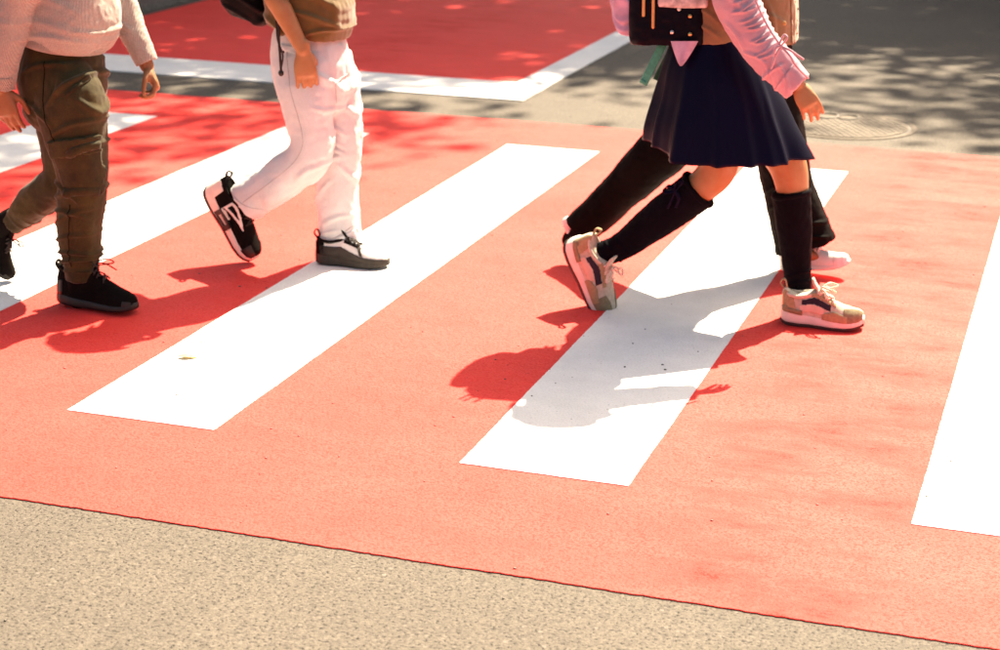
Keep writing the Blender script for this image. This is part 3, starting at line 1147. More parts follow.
hips = path([(60, 36, 34, .100), (60, 47, 39, .112), (61, 62, 43, .124), (63, 82, 44, .132), (64, 102, 40, .130)], Y0)
folds = fl(YR, (30, 70, 78, 66, 5, 9), (62, 100, 98, 72, 7, 10), (66, 78, 58, 100, -3, 6), (28, 100, 66, 120, 6, 11), (66, 132, 106, 118, 5, 10), (90, 96, 108, 128, 6, 9),
           (58, 176, 92, 200, 7, 9), (62, 196, 104, 188, 7, 9), (60, 208, 96, 214, 6, 8), (64, 222, 100, 206, 5, 8), (60, 240, 98, 232, 5, 8), (62, 250, 100, 254, 7, 7), (62, 262, 100, 258, 8, 6),
           (66, 269, 98, 271, 4, 5), (80, 205, 81, 250, -2.5, 4), (84, 150, 106, 142, 5, 8))
folds += [(a_, b_, c_, d_, -1, YL - .02) for a_, b_, c_, d_ in fl(YL, (18, 205, 36, 226, 7, 7), (10, 208, 28, 230, 7, 6), (30, 192, 48, 216, 7, 8), (44, 178, 60, 204, 6, 8))]
trous = cloth('trousers', [loft(hips, e=2.4), loft(near, e=2.3, hollow=.02), loft(far, e=2.2, hollow=.02)], M['olive'], p1, base, folds, noise=.0035, scale=(16, 16, 12), seed=3)


def in_poly(c, poly):
    x, z = c[:, 0], c[:, 2]
    ins = np.zeros(len(c), bool)
    n = len(poly)
    for i in range(n):
        x0, z0, x1, z1 = *poly[i], *poly[(i + 1) % n]
        cond = ((z0 > z) != (z1 > z)) & (x < (x1 - x0) * (z - z0) / (z1 - z0 + 1e-12) + x0)
        ins ^= cond
    return ins


def region(poly_px, Y, base, ymax, nside=-1):
    P = [(at(a_, b_, Y) - base)[[0, 2]] for a_, b_ in poly_px]
    return lambda c, n: in_poly(c, P) & (n[:, 1] * nside > .12) & (c[:, 1] * -nside < (ymax - base[1]) * -nside if nside > 0 else c[:, 1] < ymax - base[1])


patch('cargo_pocket', trous, M['olive_d'], trous, region([(53, 152), (104, 146), (107, 190), (95, 200), (66, 196)], YR - .08, base, YR + .02), .008)
patch('pocket_flap', trous, M['olive'], trous, region([(49, 141), (102, 136), (105, 153), (53, 158)], YR - .08, base, YR + .02), .013)
patch('hip_pocket_edge', trous, M['olive_d'], trous, region([(74, 58), (78, 58), (79, 72), (74, 86), (62, 99), (60, 96), (70, 84), (75, 71)], YR - .10, base, YR + .05), .004)
patch('ankle_cuff', trous, M['olive_d'], trous, region([(60, 268), (104, 267), (104, 292), (60, 292)], YR, base, YR + .3), .002)
seam('side_seam', trous, [(52, 60), (54, 84), (60, 110), (70, 138)], YR, M['seam_o'], base)
seam('side_seam', trous, [(82, 200), (81, 224), (80, 246), (81, 262)], YR, M['seam_o'], base)
# sweater
torso = path([(64, -66, 30, .105), (65, -40, 43, .142), (66, -10, 48, .150), (67, 12, 50, .158), (66, 28, 49, .160), (64, 36, 46.5, .152), (63, 42, 44.5, .144)], Y0)
slR = rows_of((J['shR'] + V3([0, .02, 0]), (.068,)), (J['shR'] * .5 + J['elR'] * .5, (.062,)), (J['elR'], (.060,)), (at(7, 40, Y0 - .175), (.054,)), (at(3, 74, Y0 - .165), (.046,)), (at(2, 83, Y0 - .16), (.042,)), (at(2, 90, Y0 - .16), (.041,)))
slL = rows_of((J['shL'] - V3([0, .02, 0]), (.066,)), (J['shL'] * .5 + J['elL'] * .5, (.058,)), (J['elL'], (.052,)), (at(131, 28, Y0 + .15), (.043,)), (at(142, 52, Y0 + .14), (.037,)), (at(147, 63, Y0 + .14), (.034,)))
folds = fl(Y0, (40, -10, 100, 8, 2.6, 14), (38, 16, 108, 34, 2.4, 14), (50, 32, 108, 42, 3.2, 11), (96, 26, 114, 38, 3, 9), (110, -6, 132, 10, 3, 7), (118, 16, 142, 20, 3, 7), (124, 36, 150, 36, 3, 6), (-8, 6, 26, 18, 3.5, 9), (-10, 30, 22, 34, 3.5, 8), (-8, 54, 20, 50, 3, 7), (-12, 70, 18, 74, 3, 6))
sw = cloth('sweater', [loft(torso, e=2.5, hollow=.02, segs=40), yoke(J), loft(slR, hollow=.015), loft(slL, hollow=.015), loft([(*J['neck'], .05), (*(J['neck'] - V3([0, 0, .07])), .075, .12)], segs=24)], M['sweater'], p1, base, folds, noise=.004, scale=(9, 9, 7), seed=5)
hc, hd = at(63, 40, Y0), at(64, 32, Y0)
tn = norm(hc - hd)
hu = norm(np.cross(tn, V3([0, 1, 0])))
hb = np.array([[*(hc - tn * .006 + hu * math.cos(t) * (45.5 / ppm(Y0)) * (1 - .03 * math.sin(2 * t) ** 2) + V3([0, 1, 0]) * math.sin(t) * .147), .006, .016] for t in np.linspace(0, 2 * math.pi, 40)])
meshed('hem_band', *loft(hb, lat=tn, segs=12, n=110), M['sweater_rib'], sw, base)
patch('cuff', sw, M['sweater_rib'], sw, region([(-30, 76), (24, 76), (24, 100), (-30, 100)], Y0 - .16, base, Y0 + .1), .002)
# shoes
STY1 = dict(upper=M['black_knit'], sole_mat=M['black_rub'], tread=None, collar=M['black_knit'], tongue_mat=M['black_knit'], lace=M['black_lace'], tab=M['black_knit'], laces=4, bow=.95, lace_r=.0022, wide=1.08,
            sole=[.15, .16, .125, .105, .10, .105, .12], height=[.28, .39, .43, .41, .43, .47, .46, .39, .325, .27, .235, .215, .175], tongue=.10,
            panels=[('toe_cap', M['black_rub'], lambda x, z, s: x > .90 and z < .5, .006), ('heel_counter', M['black_rub'], lambda x, z, s: x < .12 and z < .55, .006)])
h1, t1 = ground(61, 304), ground(135, 316)
sh, _ = make_shoe(p1, base, h1 + V3([0, 0, .008]), t1 + V3([0, 0, .008]), (0, 0, 1), STY1, -1)
make_shoe(p1, base, at(-22, 224, YL), at(8, 280, YL), (.75, -.1, .35), STY1, 1)
meshed('sock', *loft(rows_of((at(80, 262, YR), (.038,)), (at(79, 284, YR), (.037,)), (at(80, 298, YR), (.036,))), segs=24), M['black_knit'], p1, base)
meshed('sock', *loft(rows_of((at(22, 214, YL), (.036,)), (at(6, 224, YL), (.040,)), (at(-4, 234, YL), (.036,))), segs=24), M['black_knit'], p1, base)

# =================================================================== person in white jeans
Y0, YR, YL = 5.32, 5.24, 5.39
base = ground(350, 264)
p2 = thing('person', 'person in white jeans and tan T-shirt, bare arm hanging, trailing foot on its toes', 'person', base, 'people walking over the crossing')
J = dict(head=pz(312, Y0, 1.27), neck=pz(303, Y0, 1.13), chest=pz(304, Y0, 1.0), pelvis=pz(308, Y0, .73),
         shR=pz(296, Y0 - .125, 1.07), elR=at(273, -8, Y0 - .17), wrR=at(303, 50, Y0 - .165),
         shL=pz(310, Y0 + .125, 1.07), elL=pz(318, Y0 + .17, .88), wrL=pz(346, Y0 + .10, 1.02),
         hiR=at(306, 80, YR), knR=at(316, 156, YR), anR=at(240, 200, YR), ftR=at(250, 235, YR),
         hiL=at(322, 80, YL), knL=at(340, 152, YL), anL=at(338, 240, YL), ftL=at(368, 258, YL))
hands = {'R': (V3([.10, .0, -1]), V3([.38, -1, 0]), V3([1, 0, 0]), .96, (.40, .42, .38, .16), 1.15),
         'L': (V3([.1, -.3, 1]), V3([1, .2, 0]), V3([0, -1, 0]), .9, (.9, 1.0, 1.0, 1.0), .6)}
body, Rm = build_body(p2, base, J, M['skin'], hands, M['hair_b'])
make_hair(p2, base, J['head'], Rm, M['hair_b'], 'short', 2)
near = path([(303, 64, 33, .075, YR + .02), (306, 92, 29, .080), (309, 122, 23.5, .074), (312, 142, 22, .070), (306, 160, 22.5, .068), (286, 176, 22, .066), (264, 190, 21.5, .066), (247, 203, 22, .070)], YR)
far = path([(324, 64, 31, .075, YL - .02), (333, 92, 27, .078), (339, 122, 23, .073), (340, 150, 20.5, .070), (338.5, 180, 20.5, .068), (339, 210, 20.5, .070), (341, 232, 21, .075), (342, 241, 21, .076)], YL)
hips = path([(309, 20, 31, .100), (309, 30, 34, .108), (309, 46, 38.5, .118), (311, 66, 40, .124), (314, 84, 38, .122)], Y0)
folds = [(a_, b_, c_, d_, -1, YR + .06) for a_, b_, c_, d_ in fl(YR, (290, 120, 334, 140, 6, 10), (288, 136, 330, 150, 7, 9), (296, 152, 332, 158, 7, 8), (284, 150, 300, 176, 6, 9), (300, 170, 322, 158, 6, 8), (262, 172, 280, 200, 5, 9), (244, 184, 268, 206, 5, 8), (286, 92, 316, 104, 4, 10), (296, 66, 332, 60, 4, 9), (276, 76, 300, 66, 4, 9), (322, 60, 334, 90, 4, 8), (232, 192, 268, 214, 4, 5))]
folds += fl(YL, (322, 168, 352, 152, 4, 12), (346, 160, 360, 196, 4, 10), (322, 204, 340, 176, 4, 10), (330, 222, 356, 212, 4, 11), (324, 236, 346, 226, 4, 8), (340, 96, 360, 116, 4, 11), (338, 62, 356, 88, 5, 11)) if True else fl(YL, (322, 166, 356, 150, 6, 9), (334, 150, 360, 158, 5, 9), (322, 186, 350, 196, 5, 9), (330, 200, 358, 186, 5, 9), (322, 216, 358, 210, 5, 8), (322, 230, 350, 224, 6, 7), (336, 234, 360, 226, 5, 6), (340, 96, 360, 112, 5, 9), (338, 62, 356, 84, 5, 9), (336, 110, 340, 200, -2, 5))
jeans = cloth('jeans', [loft(hips, e=2.4), loft(near, e=2.3, hollow=.03), loft(far, e=2.3, hollow=.03)], M['jeans'], p2, base, folds, noise=.0055, scale=(13, 13, 8), seed=13)
patch('hem', jeans, M['jeans'], jeans, region([(316, 238), (342, 234), (366, 224), (370, 255), (316, 256)], YL, base, YL + .3), .0025)
patch('pocket', jeans, M['jeans'], jeans, region([(270, 47), (300, 51), (299, 55), (290, 57), (270, 52)], YR - .1, base, YR + .02), .003)
seam('side_seam', jeans, [(292, 50), (300, 84), (309, 118), (312, 140), (303, 158), (282, 176), (252, 198)], YR, M['seam_w'], base, .0012)
seam('hem_stitch', jeans, [(323, 238), (332, 236), (345, 232), (359, 222)], YL, M['seam_w'], base, .0012)
seam('hem_stitch', jeans, [(236, 186), (246, 196), (258, 203), (271, 207)], YR, M['seam_w'], base, .0012)
seam('fly_seam', jeans, [(338, 48), (340, 66), (335, 84), (334, 104)], YR, M['seam_w'], base)
rv = at(283, 52, YR - .125) - base
meshed('rivet', *ellipsoid(rv, (.005, .004, .005), None, 12, 8), M['black_rub'], jeans)
torso = path([(302, -66, 26, .10), (303, -44, 36, .135), (304, -15, 39, .140), (307, 2, 41, .142), (309, 15, 43.5, .145), (309, 23, 43, .142), (308, 29, 42, .138)], Y0)
slR = rows_of((J['shR'] + V3([0, .02, 0]), (.062,)), (J['shR'] * .55 + J['elR'] * .45, (.060,)), (J['shR'] * .42 + J['elR'] * .58, (.060,)))
slL = rows_of((J['shL'] - V3([0, .02, 0]), (.062,)), (J['shL'] * .55 + J['elL'] * .45, (.060,)), (J['shL'] * .42 + J['elL'] * .58, (.060,)))
folds = fl(Y0, (300, -20, 346, 8, 6, 12), (306, 6, 348, 26, 6, 10), (272, 10, 306, 34, 5, 10), (320, 30, 350, 28, 6, 7), (290, 0, 300, 36, 4, 9), (330, -30, 344, 30, 4, 10))
tee = cloth('t_shirt', [loft(torso, e=2.4, hollow=.03, segs=40), yoke(J), loft(slR, hollow=.015), loft(slL, hollow=.015), loft([(*(J['neck'] - V3([0, 0, .02])), .06), (*(J['neck'] - V3([0, 0, .08])), .075, .12)], segs=24)], M['tee'], p2, base, folds, noise=.005, scale=(9, 9, 7), seed=15)
HZ2 = [.30, .37, .36, .33, .35, .38, .37, .34, .295, .25, .225, .21, .175]
SL2 = [.20, .19, .165, .145, .13, .13, .135]
bowless = dict(collar=M['black_knit'], tongue_mat=M['black_knit'], tab=M['black_rub'], laces=4, bow=0, lace_r=.0022, wide=1.1, height=HZ2, sole=SL2)
ST2A = dict(bowless, upper=M['white_lea'], sole_mat=M['grey_foam'], lace=M['black_lace'],
            panels=[('side_panel', M['grey_foam'], lambda x, z, s: .08 < x < .80 and z < .50 + .12 * math.sin(x * 7), .010),
                    ('toe_cap', M['grey_foam'], lambda x, z, s: x > .80 and z < .40, .012), ('heel_counter', M['black_knit'], lambda x, z, s: x < .14 and z < .9, .010),
                    ('vamp_strap', M['grey_foam'], lambda x, z, s: abs(x - .60 - .10 * (1 - z)) < .022 and z > .4, .014),
                    ('eyestay', M['black_knit'], lambda x, z, s: .40 < x < .64 and .80 < z < .93, .012)])


def logo2(x, z, s):
    # open triangle outline on the outer side
    if s < 0 or not (.30 < x < .66):
        return False
    u = (x - .30) / .36
    hi, lo = .86 - .10 * u, .30 + .42 * u
    if not (lo <= z <= hi):
        return False
    return z > hi - .10 or z < lo + .10 or u < .09


ST2B = dict(bowless, upper=M['black_knit'], sole_mat=M['offwhite'], lace=M['black_lace'], tread=M['black_rub'],
            panels=[('heel_counter', M['offwhite'], lambda x, z, s: x < .15 and z < .72, .012), ('side_band', M['offwhite'], lambda x, z, s: .30 < x < .46 and z < .26, .012),
                    ('toe_cap', M['black_rub'], lambda x, z, s: x > .84 and z < .85, .010), ('logo', M['white_lea'], logo2, .012)])
make_shoe(p2, base, ground(317, 264) + V3([0, 0, .004]), ground(389, 269) + V3([0, 0, .004]), (0, 0, 1), ST2A, 1, 'white and dark grey sneaker flat on the ground')
sh2, toW2 = make_shoe(p2, base, at(207, 187, YR), at(249, 261, YR), (.80, -.22, .30), ST2B, -1, 'black and off-white sneaker tipped up on its toe')
blk = []
for x0, x1, z0, z1 in ((.30, .36, .05, .16), (.36, .56, .13, .16), (.50, .56, .05, .16), (.36, .56, .05, .075)):
    v, f = box(x0, x1, -.158, -.120, z0, z1)
    blk.append((toW2(V3(v)), f))
meshed('sole_insert', *join(blk), M['black_rub'], sh2, smooth=False)
meshed('sock', *loft(rows_of((at(262, 188, YR), (.034,)), (at(238, 203, YR), (.034,)), (at(230, 212, YR), (.033,))), segs=20), M['white_lea'], p2, base)
meshed('sock', *loft(rows_of((at(338, 226, YL), (.034,)), (at(338, 246, YL), (.034,)), (at(338, 254, YL), (.033,))), segs=20), M['white_lea'], p2, base)
# black rucksack on that person's back
rb = at(252, 24, Y0 - .02)
ruck = thing('backpack', 'black nylon backpack with hanging cord, worn by the person in white jeans', 'backpack', rb)
bagrows = path([(262, 18, 8, .06), (258, 8, 17, .10), (250, -8, 25, .125), (246, -40, 27, .13), (247, -72, 25, .125), (251, -92, 16, .09)], Y0)
cloth('bag_body', [loft(bagrows, e=2.6)], M['blackcloth'], ruck, rb, fl(Y0, (230, -20, 270, 10, 6, 10), (236, 0, 262, 22, 5, 8)), noise=.004, seed=23)
pk = path([(236, -4, 8, .07), (229, -16, 12, .095), (224, -40, 12, .10), (226, -62, 8, .08)], Y0)
cloth('pocket', [loft(pk, e=2.6)], M['blackcloth'], ruck, rb, noise=.003, seed=24)
for s in (-1, 1):
    yy = Y0 + s * .105
    st_ = [pz(262, yy, 1.03), pz(280, yy, 1.105), pz(306, yy, 1.115), pz(322, yy, 1.06), pz(322, yy + s * .01, 1.0), pz(308, yy + s * .04, .95), pz(268, yy + s * .03, .93)]
    meshed('strap', *loft([(*p, .006, .022) for p in st_], lat=(0, 1, 0), segs=12, n=60), M['blackcloth'], ruck, rb)
yc = Y0 - .165
for dx, py1 in ((0, 70), (3, 69)):
    cp = [at(279 - dx, 18, yc + .01), at(279 - dx * .4, 40, yc), at(280 + dx * .9, 55, yc), at(281, py1, yc)]
    meshed('cord', *loft([(*p, .0042 if dx == 0 else .003) for p in cp], segs=8, n=20), M['black_lace'], ruck, rb)
meshed('toggle', *ellipsoid(at(281, 73, yc), (.009, .008, .010), None, 14, 10), M['black_rub'], ruck, rb)

# =================================================================== person in navy skirt
Y0, YR, YL = 5.23, 5.17, 5.29
base = ground(820, 325)
p3 = thing('person', 'person in navy skirt, knee socks and pink ruched jacket, striding to the right', 'person', base, 'people walking over the crossing')
J = dict(head=pz(764, Y0, 1.30), neck=pz(740, Y0, 1.17), chest=pz(722, Y0, 1.04), pelvis=pz(722, Y0, .76),
         shR=pz(722, Y0 - .12, 1.10), elR=at(742, 18, Y0 - .17), wrR=at(797, 84, Y0 - .17),
         shL=pz(732, Y0 + .12, 1.10), elL=pz(716, Y0 + .17, .90), wrL=pz(756, Y0 + .12, 1.02),
         hiR=at(722, 100, YR + .02), knR=at(715, 177, YR), anR=at(604, 254, YR), ftR=at(596, 285, YR),
         hiL=at(750, 96, YL), knL=at(791, 172, YL), anL=at(802, 294, YL), ftL=at(842, 315, YL))
hands = {'R': (V3([.72, -.12, -1]), V3([.45, -1, .25]), V3([1, 0, .4]), .84, (.38, .45, .46, .38), 1.15, 2.0),
         'L': (V3([.2, -.3, 1]), V3([1, .2, 0]), V3([0, -1, 0]), .85, (.9, 1.0, 1.0, 1.0), .6)}
body, Rm = build_body(p3, base, J, M['skin'], hands, M['hair_b'], leg=(.070, .068, .0555, .042, .030, .024))
make_hair(p3, base, J['head'], Rm, M['hair_b'], 'bob', 3)


def make_skirt():
    nt_, nh = 240, 46
    c0, c1 = at(712, 32, Y0), at(726, 153, Y0)
    V = []
    for i in range(nh):
        t = i / (nh - 1)
        c = c0 * (1 - t) + c1 * t
        fx = .105 + .138 * t ** .85
        fy = .095 + .105 * t ** .8
        for j in range(nt_):
            a_ = 2 * math.pi * j / nt_
            pl = (1 - 1.6 * abs(math.sin(a_ * 3.5 + .3 + .5 * math.sin(a_ * 2)))) * .55 + math.sin(a_ * 11 + 1.7 + 2 * t) * .22 + math.sin(a_ * 4 + 2.2) * .35
            for c0_, am, wd_ in ((-2.55, .05, .10), (-2.05, .075, .11), (-1.5, .06, .09), (-1.12, .09, .12), (-.62, .06, .10)):
                q_ = ((a_ if a_ < math.pi else a_ - 2 * math.pi) - c0_ - .12 * (1 - t)) / wd_
                pl += am / .115 * (1 - .8 * q_ * q_) * math.exp(-q_ * q_)
            r = 1 + t ** 1.1 * .10 * pl
            x, y = fx * r * math.cos(a_), fy * r * math.sin(a_)
            dz = -t * (.006 * pl + .018 * math.cos(a_ - 1.0) * 0) + t * (.035 * max(0, -math.cos(a_)) ** 2 + .012 * max(0, math.cos(a_)) ** 2)
            V.append(c + V3([x, y, dz]))
    V = V3(V)
    out = V + .004 * vnoise(V * 12, 31)[:, None] * V3([1, 1, 0])
    ins = (out - c0) * V3([.985, .985, 1]) + c0 + V3([0, 0, .001])
    F = []
    n = nt_ * nh
    for i in range(nh - 1):
        for j in range(nt_):
            k = (j + 1) % nt_
            q = (i * nt_ + j, i * nt_ + k, (i + 1) * nt_ + k, (i + 1) * nt_ + j)
            F.append(q)
            F.append(tuple(n + v for v in q[::-1]))
    b0 = (nh - 1) * nt_
    for j in range(nt_):
        k = (j + 1) % nt_
        F.append((b0 + j, b0 + k, n + b0 + k, n + b0 + j))
        F.append((k, j, n + j, n + k))
    return np.vstack([out, ins]), F


skirt = meshed('skirt', *make_skirt(), M['navy'], p3, base)
wb = at(712, 34, Y0)
a_ = np.linspace(0, 2 * math.pi, 30, endpoint=False)
wr_ = np.c_[wb[0] + .105 * np.cos(a_), wb[1] + .095 * np.sin(a_), np.full(30, wb[2]), np.full(30, .006), np.full(30, .018)]
meshed('waistband', *loft(np.vstack([wr_, wr_[:1]]), lat=(0, 0, 1), segs=10, n=70), M['navy'], skirt, base)
# jacket with a ruched sleeve
lower = path([(722, -20, 33, .112), (718, -5, 35, .114), (713, 18, 35, .112), (712, 30, 34.5, .110), (712, 40, 33.5, .106)], Y0)
cloth('top', [loft(lower, e=2.4, hollow=.02, segs=36)], M['beige'], p3, base, fl(Y0, (708, 4, 730, 24, 4, 8), (704, 20, 728, 34, 4, 7)), noise=.003, seed=34)
torso = path([(728, -60, 26, .10), (725, -44, 36, .126), (723, -28, 37, .128), (721, -16, 37, .128)], Y0)
slR = rows_of((J['shR'] + V3([0, .02, 0]), (.062,)), (J['shR'] * .5 + J['elR'] * .5, (.064,)), (at(738, 4, Y0 - .165), (.064,)), (at(752, 34, Y0 - .175), (.056,)), (at(769, 56, Y0 - .175), (.055,)), (at(782, 70, Y0 - .172), (.050,)), (at(791, 79, Y0 - .17), (.046,)), (at(798, 86, Y0 - .17), (.045,)))
slL = rows_of((J['shL'] - V3([0, .02, 0]), (.06,)), (J['shL'] * .5 + J['elL'] * .5, (.058,)), (J['elL'], (.056,)), (J['elL'] * .5 + J['wrL'] * .5, (.048,)), (J['elL'] * .1 + J['wrL'] * .9, (.042,)))
folds = []
for k in range(11):
    t = k / 10
    cx, cy_ = 750 + 29 * t, -14 + 62 * t
    Ln = 15 + 5 * random.random()
    folds += fl(Y0 - .17, (cx, cy_, cx - Ln * 1.05, cy_ + (2 + 10 * random.random()), 5.0, 4.5))
    folds += fl(Y0 - .17, (cx, cy_ + 2, cx + 9, cy_ - 4, 2.0, 4.5))
folds += fl(Y0 - .17, (728, 20, 748, 50, 4, 9), (744, 50, 772, 62, 4, 7), (762, 82, 786, 62, 5, 6), (768, 60, 776, 94, 4, 6), (776, 56, 792, 92, 4, 6), (720, -10, 750, 10, 4, 9))
jk = cloth('jacket', [loft(torso, e=2.4, hollow=.02, segs=36), yoke(J), loft(slR, hollow=.012), loft(slL, hollow=.012), loft([(*(J['neck'] - V3([0, 0, .01])), .055), (*(J['neck'] - V3([0, 0, .07])), .07, .115)], segs=24)], M['pink'], p3, base, folds, voxel=.0038, smooth=3, noise=.0025, scale=(16, 16, 14), seed=35)
patch('cuff', jk, M['pink'], jk, region([(773, 92), (799, 57), (822, 82), (796, 116)], Y0 - .17, base, Y0), .003)
ys = Y0 - .236
for pts, r_ in (([(781, 46, 0), (776, 55, -.004), (772, 66, 0), (771, 68, 0)], .0035), ([(781, 46, 0), (790, 50, 0), (797, 55, .01), (803, 59, .02)], .0035), ([(781, 46, 0), (787, 38, -.01), (784, 35, 0), (779, 44, 0)], .003), ([(781, 46, 0), (790, 56, -.008), (796, 66, 0), (808, 78, .03)], .003),
                ([(781, 46, 0), (776, 48, -.01), (774, 56, -.004), (780, 48, 0)], .003), ([(747, -20, .002), (757, 4, .0), (769, 28, .0), (781, 46, 0)], .003)):
    meshed('drawstring', *loft([(*at(a1, b1, ys + c1), r_) for a1, b1, c1 in pts], segs=8, n=22), M['pink'], jk, base)
# lavender shirt tail under the satchel
tl = []
for i in range(13):
    t = i / 12
    w = 13 * (1 - t) ** .8 + .8
    cx, cy_ = 684.5 - 3.5 * t, 41 + 25 * t
    for s in (-1, 0, 1):
        for dy in (0, .005):
            tl.append(at(cx + w * s, cy_, 5.085 - .012 * t + (.012 if s else 0) + dy))
TF = []
for i in range(12):
    o_ = i * 6
    for s in (0, 2):
        TF += [(o_ + s, o_ + s + 2, o_ + s + 8, o_ + s + 6), (o_ + s + 1, o_ + s + 7, o_ + s + 9, o_ + s + 3)]
    TF += [(o_, o_ + 6, o_ + 7, o_ + 1), (o_ + 4, o_ + 5, o_ + 11, o_ + 10)]
meshed('shirt_tail', tl, TF, M['lav'], p3, base)
# knee socks
bsock = path([(700, 188, 20.5, .056), (690, 196, 20.3, .055), (668, 212, 19.5, .051), (645, 229, 17, .046), (627, 243, 14.5, .041), (612, 251, 13, .039), (598, 254, 12, .037), (588, 259, 11, .034)], YR)
fsock = path([(791, 190, 18.3, .056), (792, 202, 18.3, .054), (794, 225, 17.5, .048), (796, 250, 15.2, .043), (797.5, 275, 13.2, .039), (798.5, 292, 13.2, .039), (799, 304, 13, .038)], YL)
s1 = cloth('sock', [loft(bsock, round0=False)], M['sock'], p3, base, fl(YR, (606, 240, 622, 262, 3, 5), (614, 236, 632, 254, 3, 5)), voxel=.004, noise=.001, seed=41)
s2 = cloth('sock', [loft(fsock, round0=False)], M['sock'], p3, base, fl(YL, (788, 284, 812, 280, 3, 5), (788, 276, 814, 270, 2.5, 5)), voxel=.004, noise=.001, seed=42)
for sk, c_, d_, r_, YY in ((s1, (700, 188), (690, 196), .0665, YR), (s2, (791, 191), (792, 197), .0555, YL)):
    pc, pd = at(*c_, YY), at(*d_, YY)
    tdir = norm(pd - pc)
    u = norm(np.cross(tdir, V3([0, 1, 0])))
    w = np.cross(tdir, u)
    rr = (20.8 if sk is s1 else 18.6) / ppm(YY)
    rg = np.array([[*(pc + tdir * .008 + u * math.cos(t) * rr + w * math.sin(t) * (.0568 if sk is s1 else .0565)), .0028, .007] for t in np.linspace(0, 2 * math.pi, 30)])
    meshed('sock_band', *loft(rg, lat=tdir, segs=10, n=60), M['sock'], sk, base)
yb = YR - .056
for pts in ([(676, 190), (668, 186), (664, 192), (675, 191)], [(676, 190), (682, 183), (678, 180), (675, 189)], [(676, 191), (672, 200), (668, 208)], [(676, 191), (679, 199), (676, 207)]):
    meshed('bow', *loft([(*at(a1, b1, yb), .002, .006) for a1, b1 in pts], lat=(0.6, 0.4, .6), segs=8, n=18), M['navy'], s1, base)
HZ3 = [.33, .44, .40, .355, .385, .43, .415, .375, .325, .28, .25, .235, .195]
ST3 = dict(upper=M['cream_mesh'], sole_mat=M['offwhite'], tread=M['gum'], collar=M['cream_mesh'], tongue_mat=M['cream_mesh'], lace=M['lace_cream'], tab=M['tan'], laces=5, bow=1.0, lace_r=.0030, wide=1.18, tongue=.14,
           sole=[.20, .19, .155, .135, .125, .13, .145], height=HZ3,
           panels=[('heel_counter', M['tan'], lambda x, z, s: x < .20 - .06 * z and z < .92, .012), ('heel_overlay', M['taupe'], lambda x, z, s: x < .26 and z < .28, .016),
                   ('side_panel', M['navy_mesh'], lambda x, z, s: .24 < x < .60 and .52 < z < .74 + .06 * x, .008), ('mid_panel', M['pinkfoam'], lambda x, z, s: .22 < x < .52 and .22 < z < .52, .010),
                   ('forefoot_panel', M['tan'], lambda x, z, s: .50 < x < .80 and z < .62 - .5 * (x - .5) and z < .2 + 2.2 * (x - .48), .012),
                   ('toe_cap', M['taupe'], lambda x, z, s: x > .76 and z < .96 - .9 * max(0, .86 - x), .010), ('eyestay', M['tan'], lambda x, z, s: .36 < x < .66 and .80 < z < .92, .014)])
make_shoe(p3, base, ground(781, 323) + V3([0, 0, .01]), ground(863, 330) + V3([0, 0, .01]), (0, -.05, 1), ST3, 1, 'tan sneaker planted on its sole in front')
make_shoe(p3, base, at(567, 240, YR), at(601, 316, YR + .01), (.86, -.36, .40), dict(ST3, bow=.8), -1, 'tan sneaker tipped up on its toe behind')

# satchel on her back
sb = at(675, 43, Y0)
sat = thing('satchel', 'navy box satchel with tan piping, studs and hanging teal strap, above the navy skirt', 'satchel', sb)
br = path([(675, 40, 36.5, .122), (675, 37, 37.5, .127), (675, 20, 37.5, .128), (675, -20, 37.5, .128), (676, -44, 36, .122), (678, -56, 28, .11)], Y0)
sbo = cloth('bag_body', [loft(br, e=7, segs=64, round0=False)], M['navy_lea'], sat, sb, noise=.0008, voxel=.004, smooth=3, seed=51)
fr = path([(632, 22, 12, .09), (631, 8, 14, .105), (630, -20, 15, .11), (632, -48, 11, .09)], Y0)
fk = fused([loft(fr, e=2.6, segs=36)], .004, 2)
co = get_co(fk)
no = get_no(fk)
co = co + no * (.006 * np.sin(co[:, 1] * 210 + 3 * np.sin(co[:, 2] * 40)) * (.4 + .6 * np.abs(np.sin(co[:, 2] * 38))))[:, None]
set_co(fk, co - sb)
fk.polygons.foreach_set('use_smooth', [True] * len(fk.polygons))
link('frilled_pocket', fk, M['lav'], sat)
ysd = Y0 - .130
for px_, y1, mt in ((643.5, 15, M['tan_pip']), (653, 27, M['tan_pip'])):
    meshed('piping', *loft([(*at(px_ + 1, -70, ysd + .004), .0045), (*at(px_ + .5, -20, ysd), .0045), (*at(px_, y1, ysd + .002), .0045)], segs=10, n=30), mt, sat, sb)
meshed('piping', *loft([(*at(640, -70, ysd + .012), .004), (*at(640, 10, ysd + .012), .004), (*at(644, 34, ysd + .014), .004), (*at(656, 40, ysd + .012), .004)], segs=10, n=40), M['lav'], sat, sb)
for px_, py_, mt in ((679, 9, 'silver'), (690, 16, 'brass'), (672, 32, 'silver'), (690, 34, 'brass')):
    meshed('stud', *ellipsoid(at(px_, py_, ysd - .002), (.006, .004, .006), None, 14, 8), M[mt], sat, sb)
sc_ = [loft([(*at(672 + 3.1 * k, 42.5, ysd + .018), .0052), (*at(672 + 3.1 * k, 43.5, ysd + .018), .0052)], segs=10, n=3) for k in range(9)]
meshed('scalloped_edge', *join(sc_), M['navy_lea'], sat, sb)
meshed('lace_trim', *loft([(*at(660, 1, ysd - .001), .006, .016), (*at(683, 2, ysd - .003), .006, .017), (*at(706, 2, ysd - .001), .006, .016)], lat=(0, 0, 1), segs=14, n=40, e=3), M['frill'], sat, sb)
